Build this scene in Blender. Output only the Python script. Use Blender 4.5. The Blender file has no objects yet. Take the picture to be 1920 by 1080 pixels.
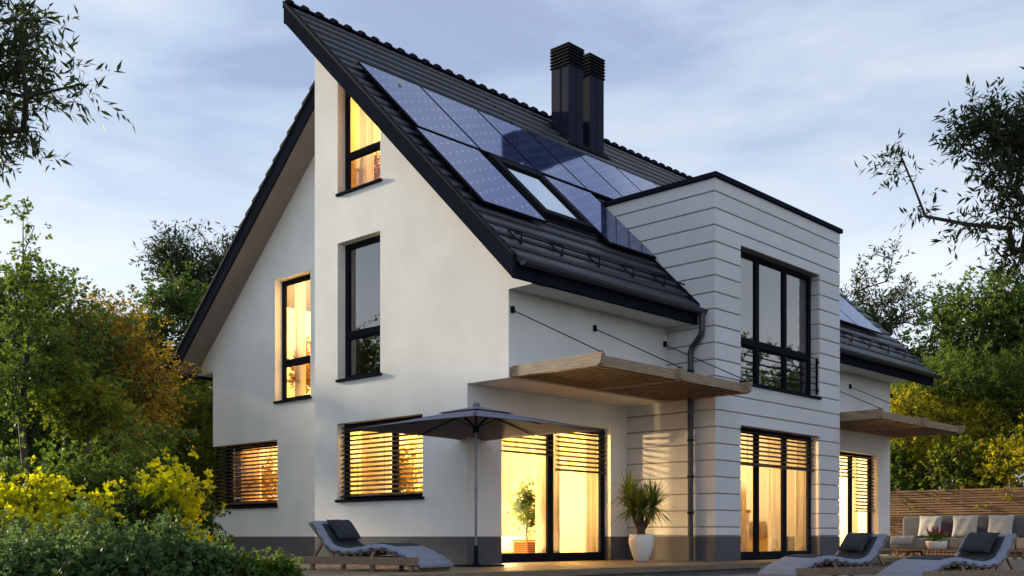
import bpy, math, random
import numpy as np
from mathutils import Vector
random.seed(7)
S = bpy.context.scene
COL = S.collection
R = math.radians
YAW = R(43.407)
SN, CS = math.sin(YAW), math.cos(YAW)
EYE = 0.44
def spot(r, d):
    "metres to the right of / in front of the eye point -> house axes"
    return (SN*r + CS*d, -CS*r + SN*d)

# ------------------------------------------------------------------ materials
def new_mat(name):
    m = bpy.data.materials.new(name); m.use_nodes = True
    nt = m.node_tree
    return m, nt, nt.nodes, nt.links, nt.nodes['Principled BSDF']
def srgb(c): return tuple(c)+(1,)
def mat(name, col, rough=.6, metal=0, var=0.0, vscale=3.0, bump=0.0, bscale=40.0, stretch=None, col2=None, spec=None, detail=4):
    m, nt, N, L, b = new_mat(name)
    b.inputs['Base Color'].default_value = srgb(col)
    b.inputs['Roughness'].default_value = rough
    b.inputs['Metallic'].default_value = metal
    if spec is not None: b.inputs['Specular IOR Level'].default_value = spec
    tc = N.new('ShaderNodeTexCoord')
    src = tc.outputs['Object']
    if stretch:
        mp = N.new('ShaderNodeMapping'); mp.inputs['Scale'].default_value = stretch
        L.new(src, mp.inputs['Vector']); src = mp.outputs['Vector']
    if var or col2:
        n = N.new('ShaderNodeTexNoise'); n.inputs['Scale'].default_value = vscale; n.inputs['Detail'].default_value = detail
        L.new(src, n.inputs['Vector'])
        r = N.new('ShaderNodeValToRGB'); r.color_ramp.elements[0].position = .3; r.color_ramp.elements[1].position = .7
        c2 = col2 if col2 else tuple(min(1, x*(1+var)) for x in col)
        c1 = col if col2 else tuple(x*(1-var) for x in col)
        r.color_ramp.elements[0].color = srgb(c1); r.color_ramp.elements[1].color = srgb(c2)
        L.new(n.outputs['Fac'], r.inputs['Fac']); L.new(r.outputs['Color'], b.inputs['Base Color'])
    if bump:
        n = N.new('ShaderNodeTexNoise'); n.inputs['Scale'].default_value = bscale; n.inputs['Detail'].default_value = 6
        L.new(src, n.inputs['Vector'])
        bp = N.new('ShaderNodeBump'); bp.inputs['Strength'].default_value = bump; bp.inputs['Distance'].default_value = .02
        L.new(n.outputs['Fac'], bp.inputs['Height']); L.new(bp.outputs['Normal'], b.inputs['Normal'])
    return m
M = {}
M['plaster'] = mat('plaster', (.80,.785,.765), .85, var=.065, vscale=1.1, bump=.25, bscale=42, detail=9)
M['cladding'] = mat('cladding', (.66,.655,.665), .75, var=.04, vscale=1.3, bump=.4, bscale=60)
M['groove'] = mat('groove', (.30,.29,.29), .9)
M['plinth'] = mat('plinth_render', (.085,.083,.095), .8, var=.12, vscale=2.2, bump=.3, bscale=70)
M['anthracite'] = mat('anthracite_metal', (.015,.017,.026), .9, var=.12, vscale=5, spec=.0)
M['frame'] = mat('frame_metal', (.012,.013,.018), .8, var=.1, vscale=8, spec=.05)
M['gutter'] = mat('gutter_metal', (.030,.031,.038), .38, var=.15, vscale=4)
M['soffit'] = mat('soffit', (.20,.17,.16), .8, var=.08, vscale=2)
M['slat'] = mat('blind_slat', (.012,.012,.015), .5)
def wood(name, c1, c2, stretch, rough=.6, scale=3.0):
    m = mat(name, c1, rough, col2=c2, vscale=scale, stretch=stretch, bump=.25, bscale=9, detail=7)
    return m
M['wood_x'] = wood('canopy_wood', (.20,.13,.075), (.36,.26,.165), (1.2,14,14))
M['wood_y'] = wood('rafter_wood', (.22,.145,.085), (.40,.29,.19), (14,1.2,14))
M['wood_dark'] = wood('dark_board', (.018,.011,.007), (.035,.022,.014), (1.2,14,14))
M['deck'] = wood('deck_wood', (.10,.072,.045), (.23,.165,.10), (1.0,16,16), rough=.5)
M['teak'] = wood('teak', (.13,.085,.05), (.30,.20,.125), (5,5,22))
M['fence_wood'] = wood('fence_wood', (.27,.13,.06), (.52,.28,.14), (12,1.0,22))
M['fence_wood_x'] = wood('fence_wood_long', (.27,.13,.06), (.52,.28,.14), (1.0,12,22))
M['concrete'] = mat('concrete', (.16,.16,.165), .85, var=.25, vscale=5, bump=.4, bscale=30)
M['white_pot'] = mat('glazed_white', (.72,.70,.69), .28)
M['steel'] = mat('pole_steel', (.16,.17,.21), .35, metal=.8)
M['umb'] = mat('umbrella_fabric', (.14,.145,.20), .9, var=.06, vscale=6, bump=.2, bscale=300)
def fabric(name, c, bsc=220, st=.4): return mat(name, c, .95, var=.09, vscale=9, bump=st, bscale=bsc)
M['mattress'] = fabric('mattress_fabric', (.21,.225,.285), 160, .25)
M['navy'] = fabric('dark_fabric', (.020,.027,.038))
M['cream'] = fabric('cream_fabric', (.46,.41,.365))
M['sofa'] = fabric('sofa_fabric', (.125,.118,.118))
M['seat'] = fabric('seat_fabric', (.33,.28,.225))
M['bark'] = mat('bark', (.055,.042,.032), .9, var=.35, vscale=12, bump=.8, bscale=30, stretch=(1,1,.3))
M['yucca_bark'] = mat('yucca_bark', (.10,.06,.04), .9, var=.35, vscale=30, bump=.8, bscale=60, stretch=(1,1,2.5))
M['soil'] = mat('soil', (.03,.022,.016), .95, bump=.5)
M['inner'] = mat('interior_plaster', (.80,.66,.34), .9, var=.10, vscale=.8)
M['inner_floor'] = wood('interior_floor', (.30,.18,.09), (.42,.28,.15), (1,9,9))
M['inner_white'] = mat('interior_white', (.75,.72,.66), .6)
M['orange_wood'] = wood('orange_wood', (.40,.15,.05), (.55,.22,.08), (8,8,2))
M['stone'] = mat('stone_grey', (.14,.125,.11), .8, var=.2, vscale=12, bump=.4)
M['chimney'] = mat('chimney_sheet', (.015,.020,.036), .75, var=.08, vscale=2, spec=.08)
def island_var(m, amt):
    nt = m.node_tree; N = nt.nodes; L = nt.links; b = N['Principled BSDF']; src = b.inputs['Base Color'].links[0].from_socket
    g = N.new('ShaderNodeNewGeometry'); r = N.new('ShaderNodeMapRange'); r.inputs['To Min'].default_value = 1-amt; r.inputs['To Max'].default_value = 1+amt
    h = N.new('ShaderNodeHueSaturation'); L.new(g.outputs['Random Per Island'], r.inputs['Value']); L.new(r.outputs['Result'], h.inputs['Value']); L.new(src, h.inputs['Color']); L.new(h.outputs['Color'], b.inputs['Base Color'])
island_var(M['cladding'], .05); island_var(M['fence_wood'], .25); island_var(M['fence_wood_x'], .25); island_var(M['deck'], .18); island_var(M['teak'], .12)
M['tile'] = None

def glass_mat(name, tint=(1,1,1), ior=1.75):
    m = bpy.data.materials.new(name); m.use_nodes = True; nt = m.node_tree; N = nt.nodes; L = nt.links
    N.clear()
    o = N.new('ShaderNodeOutputMaterial'); t = N.new('ShaderNodeBsdfTransparent'); g = N.new('ShaderNodeBsdfGlossy')
    g.inputs['Roughness'].default_value = 0.006; t.inputs['Color'].default_value = srgb(tint)
    f = N.new('ShaderNodeFresnel'); f.inputs['IOR'].default_value = ior
    tc = N.new('ShaderNodeTexCoord'); n = N.new('ShaderNodeTexNoise'); n.inputs['Scale'].default_value = .8
    bp = N.new('ShaderNodeBump'); bp.inputs['Strength'].default_value = .03; bp.inputs['Distance'].default_value = .02
    L.new(tc.outputs['Object'], n.inputs['Vector']); L.new(n.outputs['Fac'], bp.inputs['Height']); L.new(bp.outputs['Normal'], g.inputs['Normal'])
    x = N.new('ShaderNodeMixShader'); L.new(f.outputs[0], x.inputs[0]); L.new(t.outputs[0], x.inputs[1]); L.new(g.outputs[0], x.inputs[2])
    L.new(x.outputs[0], o.inputs['Surface'])
    return m
M['glass'] = glass_mat('window_glass', ior=1.9)
M['glass_dark'] = glass_mat('tinted_glass', (.9,.92,.96), 3.2)

def curtain_mat(name, c):
    m = bpy.data.materials.new(name); m.use_nodes = True; nt = m.node_tree; N = nt.nodes; L = nt.links
    N.clear()
    o = N.new('ShaderNodeOutputMaterial'); d = N.new('ShaderNodeBsdfDiffuse'); t = N.new('ShaderNodeBsdfTranslucent'); tr = N.new('ShaderNodeBsdfTransparent')
    d.inputs['Color'].default_value = srgb(c); t.inputs['Color'].default_value = srgb(c)
    a = N.new('ShaderNodeMixShader'); a.inputs[0].default_value = .55; L.new(d.outputs[0], a.inputs[1]); L.new(t.outputs[0], a.inputs[2])
    b = N.new('ShaderNodeMixShader'); b.inputs[0].default_value = .18; L.new(a.outputs[0], b.inputs[1]); L.new(tr.outputs[0], b.inputs[2])
    L.new(b.outputs[0], o.inputs['Surface'])
    return m
M['curtain'] = curtain_mat('curtain_voile', (.88,.84,.78))

def leaf_mat(name, c1, c2, trans=.45, rough=.6):
    m = bpy.data.materials.new(name); m.use_nodes = True; nt = m.node_tree; N = nt.nodes; L = nt.links
    N.clear()
    o = N.new('ShaderNodeOutputMaterial')
    g = N.new('ShaderNodeNewGeometry'); r = N.new('ShaderNodeValToRGB')
    r.color_ramp.elements[0].color = srgb(c1); r.color_ramp.elements[1].color = srgb(c2)
    tc = N.new('ShaderNodeTexCoord'); n = N.new('ShaderNodeTexNoise'); n.inputs['Scale'].default_value = 1.1; n.inputs['Detail'].default_value = 2
    L.new(tc.outputs['Object'], n.inputs['Vector'])
    mx = N.new('ShaderNodeMath'); mx.operation = 'MULTIPLY_ADD'; mx.inputs[1].default_value = .55
    ma = N.new('ShaderNodeMath'); ma.operation = 'MULTIPLY_ADD'; ma.inputs[1].default_value = 1.5; ma.inputs[2].default_value = -.5
    L.new(n.outputs['Fac'], ma.inputs[0]); L.new(g.outputs['Random Per Island'], mx.inputs[0]); L.new(ma.outputs[0], mx.inputs[2])
    L.new(mx.outputs[0], r.inputs['Fac'])
    d = N.new('ShaderNodeBsdfPrincipled'); d.inputs['Roughness'].default_value = rough; d.inputs['Specular IOR Level'].default_value = .18
    t = N.new('ShaderNodeBsdfTranslucent'); hs = N.new('ShaderNodeHueSaturation'); hs.inputs['Value'].default_value = 1.6; hs.inputs['Saturation'].default_value = 1.1; hs.inputs['Hue'].default_value = .485
    L.new(r.outputs['Color'], d.inputs['Base Color']); L.new(r.outputs['Color'], hs.inputs['Color']); L.new(hs.outputs['Color'], t.inputs['Color'])
    x = N.new('ShaderNodeMixShader'); x.inputs[0].default_value = trans
    L.new(d.outputs[0], x.inputs[1]); L.new(t.outputs[0], x.inputs[2]); L.new(x.outputs[0], o.inputs['Surface'])
    return m
M['leaf_dark'] = leaf_mat('leaf_dark', (.022,.032,.014), (.06,.085,.03), .25)
M['leaf_green'] = leaf_mat('leaf_green', (.036,.070,.014), (.13,.20,.038))
M['leaf_deep'] = leaf_mat('leaf_deep', (.023,.050,.014), (.09,.15,.032), .35)
M['leaf_lime'] = leaf_mat('leaf_lime', (.075,.11,.018), (.25,.28,.04), .5)
M['leaf_sun_painted'] = leaf_mat('leaf_sun_painted', (.20,.26,.012), (.86,.80,.03), .5)  # bright yellow puts low sunlight into the hedge leaf colour
M['leaf_part_sun_painted'] = leaf_mat('leaf_part_sun_painted', (.08,.11,.02), (.50,.44,.035), .5)  # gold end of the range is sunlight painted onto green leaves
M['leaf_rust'] = leaf_mat('leaf_rust', (.12,.09,.018), (.32,.25,.045), .45)
M['leaf_bluegreen'] = leaf_mat('leaf_bluegreen', (.040,.075,.030), (.13,.20,.065), .4)
M['leaf_yucca'] = leaf_mat('leaf_yucca', (.08,.13,.025), (.26,.34,.07), .4)
M['leaf_orange'] = leaf_mat('leaf_orange', (.16,.09,.02), (.34,.22,.05), .5)
M['petal'] = leaf_mat('petal_magenta', (.22,.01,.05), (.45,.03,.12), .4)

# ------------------------------------------------------------------ mesh helpers
class MB:
    def __init__(s): s.v = []; s.f = []; s.uv = None
    def add(s, v, f):
        b = len(s.v); s.v += [tuple(p) for p in v]; s.f += [tuple(i+b for i in q) for q in f]; return s
    def box(s, x0, x1, y0, y1, z0, z1):
        return s.hexa([(x0,y0,z0),(x1,y0,z0),(x1,y1,z0),(x0,y1,z0)], [(x0,y0,z1),(x1,y0,z1),(x1,y1,z1),(x0,y1,z1)])
    def hexa(s, lo, hi):
        return s.add(list(lo)+list(hi), [(3,2,1,0),(4,5,6,7),(0,1,5,4),(1,2,6,5),(2,3,7,6),(3,0,4,7)])
    def obox(s, c, ax, ay, az, hx, hy, hz):
        c = Vector(c); ax = Vector(ax).normalized()*hx; ay = Vector(ay).normalized()*hy; az = Vector(az).normalized()*hz
        lo = [c-ax-ay-az, c+ax-ay-az, c+ax+ay-az, c-ax+ay-az]; hi = [c-ax-ay+az, c+ax-ay+az, c+ax+ay+az, c-ax+ay+az]
        return s.hexa(lo, hi)
    def bar(s, a, b, w, h, up=(0,0,1)):
        a = Vector(a); b = Vector(b); d = (b-a); l = d.length; d.normalize(); u = Vector(up)
        side = d.cross(u)
        if side.length < 1e-4: side = d.cross(Vector((1,0,0)))
        side.normalize(); u = side.cross(d)
        return s.obox((a+b)/2, d, side, u, l/2, w/2, h/2)
    def prism(s, poly, p0, p1, axis):
        "poly of 2D points swept between p0 and p1 along axis 'x','y' or 'z'"
        def P(q, t): return {'x': (t, q[0], q[1]), 'y': (q[0], t, q[1]), 'z': (q[0], q[1], t)}[axis]
        n = len(poly)
        v = [P(q, p0) for q in poly]+[P(q, p1) for q in poly]
        f = [tuple(range(n))[::-1], tuple(range(n, 2*n))]+[(i, (i+1) % n, n+(i+1) % n, n+i) for i in range(n)]
        return s.add(v, f)
    def tube(s, pts, rad, n=8, caps=True):
        pts = [Vector(p) for p in pts]
        if not hasattr(rad, '__len__'): rad = [rad]*len(pts)
        b = len(s.v); prev = None
        for i, p in enumerate(pts):
            d = (pts[min(i+1, len(pts)-1)]-pts[max(i-1, 0)])
            d = d.normalized() if d.length > 1e-6 else Vector((0,0,1))
            ref = Vector((0,0,1)) if abs(d.z) < .9 else Vector((1,0,0))
            if prev is not None: sx = (prev-d*prev.dot(d)).normalized()
            else: sx = d.cross(ref).normalized()
            prev = sx; sy = d.cross(sx)
            for k in range(n):
                a = 2*math.pi*k/n; s.v.append(tuple(p+(sx*math.cos(a)+sy*math.sin(a))*rad[i]))
        for i in range(len(pts)-1):
            for k in range(n):
                k2 = (k+1) % n; s.f.append((b+i*n+k, b+i*n+k2, b+(i+1)*n+k2, b+(i+1)*n+k))
        if caps:
            s.f.append(tuple(b+k for k in range(n))[::-1]); s.f.append(tuple(b+(len(pts)-1)*n+k for k in range(n)))
        return s
    def lathe(s, prof, c, n=28):
        b = len(s.v)
        for r, z in prof:
            for k in range(n):
                a = 2*math.pi*k/n; s.v.append((c[0]+r*math.cos(a), c[1]+r*math.sin(a), c[2]+z))
        for i in range(len(prof)-1):
            for k in range(n):
                k2 = (k+1) % n; s.f.append((b+i*n+k, b+i*n+k2, b+(i+1)*n+k2, b+(i+1)*n+k))
        s.f.append(tuple(b+k for k in range(n))[::-1]); s.f.append(tuple(b+(len(prof)-1)*n+k for k in range(n)))
        return s
    def build(s, name, m, parent=None, smooth=False, bevel=0, uv=None):
        me = bpy.data.meshes.new(name)
        me.from_pydata(s.v, [], s.f); me.update()
        if m: me.materials.append(m)
        if smooth:
            me.polygons.foreach_set('use_smooth', [True]*len(me.polygons))
        if uv:
            l = me.uv_layers.new(name='UVMap')
            co = [uv(me.vertices[lp.vertex_index].co) for lp in me.loops]
            l.data.foreach_set('uv', [c for q in co for c in q])
        o = bpy.data.objects.new(name, me); COL.objects.link(o)
        if parent:
            o.parent = parent
            # parts are built in world coordinates; the Empty sits at its base point
            o.matrix_parent_inverse = parent.matrix_world.inverted() if False else o.matrix_parent_inverse
            off = Vector(PLOC.get(parent.name, (0,0,0)))
            me.transform(__import__('mathutils').Matrix.Translation(-off)); PLOC[o.name] = tuple(off)
        if bevel:
            bv = o.modifiers.new('bevel', 'BEVEL'); bv.width = bevel; bv.segments = 2; bv.limit_method = 'ANGLE'
        return o
PLOC = {}
def thing(name, label, cat, loc=(0,0,0), group=None):
    o = bpy.data.objects.new(name, None); COL.objects.link(o); o.location = loc; o.empty_display_size = .2
    PLOC[o.name] = tuple(loc)
    o['label'] = label; o['category'] = cat
    if group: o['group'] = group
    return o
def tag(o, label, cat, group=None):
    o['label'] = label; o['category'] = cat
    if group: o['group'] = group
    return o
def struct(name, mb, m, **k):
    o = mb.build(name, m, **k); o['kind'] = 'structure'; return o
def copy_tree(o, loc, label, rz=None):
    def cp(src, par):
        c = src.copy(); COL.objects.link(c); c.parent = par
        for ch in [x for x in COL.objects if x.parent == src]: cp(ch, c)
        return c
    r = cp(o, None); r.location = loc
    if rz is not None: r.rotation_euler = (0,0,rz)
    r['label'] = label
    return r

# ------------------------------------------------------------------ key dimensions
GX, LX = 11.85, 12.85          # gable faces: projecting right bay, recessed left bay
YG, YU = 12.20, 11.28          # garden facade: ground floor, upper floor
YM, YN = 16.31, 21.59          # bay joint, north wall
DX0, DX1, DY = 16.07, 20.87, 10.24   # clad garden bay
XE = 25.72                     # far gable
XV, XVE = 11.20, 26.70         # roof verges
EY, RY = 10.58, 16.36          # eave and ridge of the garden roof
def zr(y): return 4.56+.985*(y-10.6)          # garden roof surface
def zs(y): return zr(y)-.33                    # its underside
LXV = 12.29
def zls(y): return 8.224-.868*(y-17.69)        # north roof underside
LEY = 22.38
NT = .30                                       # wall thickness
FL1, CE0 = 2.907, 2.66

house = thing('house', 'white rendered gabled house with dark tiled roof, solar panels and a grey clad bay', 'house', (GX, YG, 0))

def wall(poly_cols, openings, a_of, name, m, axis, p0, p1, parent):
    """wall on plane axis between depths p0..p1; poly_cols: function u->list of (zlo,zhi) solid; openings (u0,u1,z0,ztop(u))"""
    brk = sorted(set([u for u in a_of]+[o[0] for o in openings]+[o[1] for o in openings]))
    mb = MB()
    for u0, u1 in zip(brk, brk[1:]):
        um = (u0+u1)/2
        spans = [(lambda u, a=a: a(u), lambda u, b=b: b(u)) for (a, b) in poly_cols(um)]
        for lo, hi in spans:
            cur = lo
            ops = sorted([o for o in openings if o[0] <= um <= o[1]], key=lambda o: o[2])
            segs = []
            for o in ops:
                if o[2] >= hi(um): continue
                segs.append((cur, lambda u, o=o: o[2]))
                top = (lambda u, o=o, hi=hi: min(o[3], hi(u)))
                cur = top
            segs.append((cur, hi))
            for a, b in segs:
                e = 1e-4
                z = [a(u0+e), a(u1-e), b(u1-e), b(u0+e)]
                if z[2]-z[1] < .004 and z[3]-z[0] < .004: continue
                q = [(u0, z[0]), (u1, z[1]), (u1, max(z[2], z[1]+.001)), (u0, max(z[3], z[0]+.001))]
                mb.prism(q, p0, p1, axis)
    return mb.build(name, m, parent)
K = lambda c: (lambda u: c)

# gable wall, projecting right bay -------------------------------------------------
ATT = (14.39, 15.61, 6.70, 99); UPW = (14.39, 15.61, 3.30, 5.81); GRW = (13.28, 15.63, 1.10, 2.505)
def cols_right(u):
    top = lambda y: zs(y)+.06
    if u < YU: return [(K(4.28), top)]
    if u < YG: return [(K(FL1), top)]
    return [(K(.44), top)]
wall(cols_right, [ATT, UPW, GRW], [10.80, YU, YG, YM], 'gable_wall', M['plaster'], 'x', GX, GX+NT, house)
LFW = (17.84, 19.10, 3.30, 5.89); CNW = (19.02, YN, 1.09, 2.495)
def cols_left(u):
    if u > YN: return [(K(4.25), zls)]
    return [(K(.44), zls)]
wall(cols_left, [LFW, CNW], [YM, YN, 22.11], 'gable_wall', M['plaster'], 'x', LX, LX+NT, house)
MB().box(GX+.004, LX, YM-.3, YM, .44, 9.9).build('side_wall', M['plaster'], house)
MB().box(LX+.02, XE, YM-.1, YM-.002, 8.9, 9.85).build('clerestory_wall', M['plaster'], house)
# garden walls
DR1 = (12.65, 15.58, 0.0, 2.455)
wall(lambda u: [(K(0.44), K(2.9))], [DR1], [GX+NT, DX0], 'garden_wall', M['plaster'], 'y', YG, YG+NT, house)
MB().box(GX+NT, DX0, YU, YU+NT, FL1, 4.5).build('garden_wall', M['plaster'], house)
MB().box(GX+.3, DX0, YU+NT, YG+NT, FL1, FL1+.2).build('overhang_soffit', M['plaster'], house)
MB().box(GX+.3, DX0, 10.66, YU, 4.282, 4.40).build('eave_soffit', M['plaster'], house)
DR3 = (22.9, 25.04, 0.0, 2.44)
wall(lambda u: [(K(.44), K(4.5))], [DR3], [DX1, XE], 'garden_wall', M['plaster'], 'y', YU, YU+NT, house)
MB().box(DX1, XE, 10.66, YU, 4.282, 4.40).build('eave_soffit', M['plaster'], house)
# rear and far walls
MB().box(LX+NT, XE, YN-NT, YN, 2.5, 4.9).box(15.2, XE, YN-NT, YN, 0, 2.5).box(LX+NT, 15.2, YN-NT, YN, 0, 1.09).build('north_wall', M['plaster'], house)
fw = MB(); fw.prism([(YU+NT,0),(YN-NT,0),(YN-NT,4.8),(YM,9.4),(YM,9.8),(YU+NT,4.9)], XE-NT, XE, 'x'); fw.build('far_gable_wall', M['plaster'], house)
# plinth, one ring 2 mm proud of nothing: walls start above it
for q in ((GX, GX+NT, YG, YM, 0, .44), (LX, LX+NT, YM, YN, -.3, .44), (GX+.004, LX, YM-.3, YM, -.3, .44), (GX+NT, 12.65, YG, YG+NT, 0, .44), (15.58, DX0, YG, YG+NT, 0, .44), (DX1, 22.9, YU, YU+NT, 0, .44), (25.04, XE, YU, YU+NT, 0, .44)):
    MB().box(*q).build('plinth', M['plinth'], house)

# clad bay -------------------------------------------------------------------------
bay_open = [(16.93, 19.98, 3.27, 5.78), (16.93, 19.98, 0.0, 2.48)]
wall(lambda u: [(K(.44), K(6.80))], bay_open, [DX0+.022, DX1-.022], 'bay_core', M['groove'], 'y', DY+.022, DY+NT, house)
for xa, xb in ((DX0+.022, DX0+NT), (DX1-NT, DX1-.022)): MB().box(xa, xb, DY+NT, 12.9, .44, 6.80).build('bay_core', M['groove'], house)
brks = [.61+.2985*i for i in range(21)]
rows = [.452]+brks+[6.83]
pk = MB()
g = .011
def chamf(mb, u0, u1, z0, z1, axis, face, inn, sgn):
    c = .010
    q = [(inn, z0), (face+sgn*c, z0), (face, z0+c), (face, z1-c), (face+sgn*c, z1), (inn, z1)]
    if sgn < 0: q = q
    if axis == 'x': mb.prism([(a, b) for a, b in q], u0, u1, 'x')
    else: mb.prism(q, u0, u1, 'y')
for z0, z1 in zip(rows, rows[1:]):
    a, b = z0+g, z1-g
    # front boards, split by openings
    spans = [(DX0+.03, DX1-.03, a, b)]
    for (u0, u1, w0, w1) in bay_open:
        nxt = []
        for (s0, s1, za, zb) in spans:
            if w1 <= za or w0 >= zb or u1 <= s0 or u0 >= s1: nxt.append((s0, s1, za, zb)); continue
            nxt.append((s0, u0, za, zb)); nxt.append((u1, s1, za, zb))
            if w0 > za+.01: nxt.append((u0, u1, za, w0-.002))
            if w1 < zb-.01: nxt.append((u0, u1, w1+.002, zb))
        spans = nxt
    for s0, s1, za, zb in spans:
        c = .008
        pk.prism([(DY+.0225, za), (DY+c, za), (DY, za+c), (DY, zb-c), (DY+c, zb), (DY+.0225, zb)], s0, s1, 'x')
    # corner posts of each board (mitred return) and side boards
    c = .008
    for xf, sg in ((DX0, 1), (DX1, -1)):
        x0, x1 = (xf, xf+.03) if sg > 0 else (xf-.03, xf)
        pk.hexa([(x0, DY, a), (x1, DY, a), (x1, DY+.0225, a), (x0, DY+.0225, a)], [(x0, DY, b), (x1, DY, b), (x1, DY+.0225, b), (x0, DY+.0225, b)])
        ys = 12.9 if (b > 2.9) else (12.2 if sg > 0 else 11.28)
        q = [(xf+sg*.0225, a), (xf+sg*c, a), (xf, a+c), (xf, b-c), (xf+sg*c, b), (xf+sg*.0225, b)]
        pk.prism(q, DY+.0225, ys, 'y')
pk.build('cladding_boards', M['cladding'], house)
# board returns in the reveals of the bay windows
for (u0, u1, w0, w1) in bay_open:
    rl_, rr_b = MB(), MB()
    for z0, z1 in zip(rows, rows[1:]):
        a, b = max(z0+g, w0), min(z1-g, w1)
        if b-a < .02: continue
        rr_b.box(u1-.012, u1, DY+.0225, DY+.20, a, b); rl_.box(u0, u0+.012, DY+.0225, DY+.20, a, b)
    rl_.build('reveal_boards', M['cladding'], house); rr_b.build('reveal_boards', M['cladding'], house)
bp = MB(); bp.box(DX0, 16.93, DY, DY+NT, 0, .44).box(DX0, DX0+NT, DY+NT, YG, 0, .44); bp.build('bay_plinth', M['plinth'], house)
bp = MB(); bp.box(19.98, DX1, DY, DY+NT, 0, .44).box(DX1-NT, DX1, DY+NT, YU, 0, .44); bp.build('bay_plinth', M['plinth'], house)
cap = MB()
cap.box(DX0-.05, DX1+.05, DY-.05, 12.98, 6.82, 6.91)
cap.build('bay_roof_edge', M['anthracite'], house, bevel=.006)

# ------------------------------------------------------------------ roofs
def tile_mat(name):
    m, nt, N, L, b = new_mat(name)
    b.inputs['Roughness'].default_value = .42; b.inputs['Specular IOR Level'].default_value = .35
    uvn = N.new('ShaderNodeUVMap'); br = N.new('ShaderNodeTexBrick')
    br.inputs['Scale'].default_value = 1; br.inputs['Mortar Size'].default_value = .022; br.inputs['Mortar Smooth'].default_value = .3
    br.inputs['Brick Width'].default_value = 1; br.inputs['Row Height'].default_value = 1
    br.inputs['Color1'].default_value = (.010,.013,.022,1); br.inputs['Color2'].default_value = (.016,.020,.032,1); br.inputs['Mortar'].default_value = (.012,.012,.016,1)
    L.new(uvn.outputs['UV'], br.inputs['Vector']); L.new(br.outputs['Color'], b.inputs['Base Color'])
    bp = N.new('ShaderNodeBump'); bp.invert = True; bp.inputs['Strength'].default_value = .6; bp.inputs['Distance'].default_value = .012
    L.new(br.outputs['Fac'], bp.inputs['Height']); L.new(bp.outputs['Normal'], b.inputs['Normal'])
    return m
M['tile'] = tile_mat('roof_tile')
def roof_courses(xa, xb, y_low, y_high, zfun, name, course=.235, rise=.05):
    "courses of tiles between y_low (eave) and y_high (ridge); zfun gives the plane"
    n = int(round(abs(y_high-y_low)/course)); mb = MB(); b = 0
    s = (y_high-y_low)/n; m = (zfun(y_high)-zfun(y_low))/(y_high-y_low); nl = math.hypot(1, m); ny, nz = -m/nl, 1/nl
    prof = [(0, .004), (.05, rise*.75), (.16, rise), (.42, rise*.82), (.75, rise*.36), (1.0, .006)]
    pts = []
    for i in range(n):
        for (t, h) in prof:
            y = y_low+s*(i+t); pts.append((y+ny*h, zfun(y)+nz*h, i+min(max(t, .01), .99)))
    v = []; f = []; uvs = []
    for p in pts:
        for x in (xa, xb): v.append((x, p[0], p[1])); uvs.append((x/.30, p[2]))
    for i in range(len(pts)-1): f.append((2*i, 2*i+1, 2*i+3, 2*i+2))
    nb = len(v)
    # underside closing sheet
    v += [(xa, y_low, zfun(y_low)-.03), (xb, y_low, zfun(y_low)-.03), (xb, y_high, zfun(y_high)-.03), (xa, y_high, zfun(y_high)-.03)]
    uvs += [(0,0)]*4
    f.append((nb, nb+3, nb+2, nb+1)); f.append((nb, nb+1, 1, 0)); f.append((nb+3, nb+0)+tuple(range(0, 2*len(pts), 2)))
    f.append((nb+1, nb+2)+tuple(range(1, 2*len(pts), 2))[::-1]); f.append((nb+2, nb+3, 2*len(pts)-2, 2*len(pts)-1))
    mb.add(v, f)
    me = bpy.data.meshes.new(name); me.from_pydata(mb.v, [], mb.f); me.materials.append(M['tile'])
    l = me.uv_layers.new(name='UVMap'); l.data.foreach_set('uv', [c for lp in me.loops for c in uvs[lp.vertex_index]])
    sm = [i < len(pts)-1 for i in range(len(me.polygons))]; me.polygons.foreach_set('use_smooth', sm)
    try: me.set_sharp_from_angle(angle=R(50))
    except Exception: pass
    o = bpy.data.objects.new(name, me); COL.objects.link(o)
    off = Vector(PLOC[house.name]); me.transform(__import__('mathutils').Matrix.Translation(-off)); PLOC[o.name] = tuple(off)
    o.parent = house
    return o
# garden roof is cut by the clad bay: three tile fields
roof = roof_courses(XV+.06, DX0-.03, EY-.03, RY, zr, 'roof')
roof_courses(DX0-.03, DX1+.03, 12.5, RY, zr, 'roof')
roof_courses(DX1+.03, XVE-.03, EY-.03, RY, zr, 'roof')
# slab under the tiles
sl = MB()
for xa, xb, ya in ((XV+.07, DX0-.04, EY+.08), (DX0-.04, DX1+.04, 12.9), (DX1+.04, XVE-.07, EY+.08)):
    sl.prism([(ya, zs(ya)+.02), (RY-.05, zs(RY-.05)+.02), (RY-.05, zr(RY-.05)-.035), (ya, zr(ya)-.035)], xa, xb, 'x')
sl.build('roof_deck', M['soffit'], house)
def zl(y): return zls(y)+.36
roof_courses(LXV+.03, XVE-.03, LEY+.02, YM-.01, zl, 'roof')
MB().prism([(YM, zls(YM)), (LEY-.05, zls(LEY-.05)), (LEY-.05, zl(LEY-.05)-.035), (YM, zl(YM)-.035)], LXV+.05, XVE-.07, 'x').build('roof_deck', M['soffit'], house)
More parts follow.
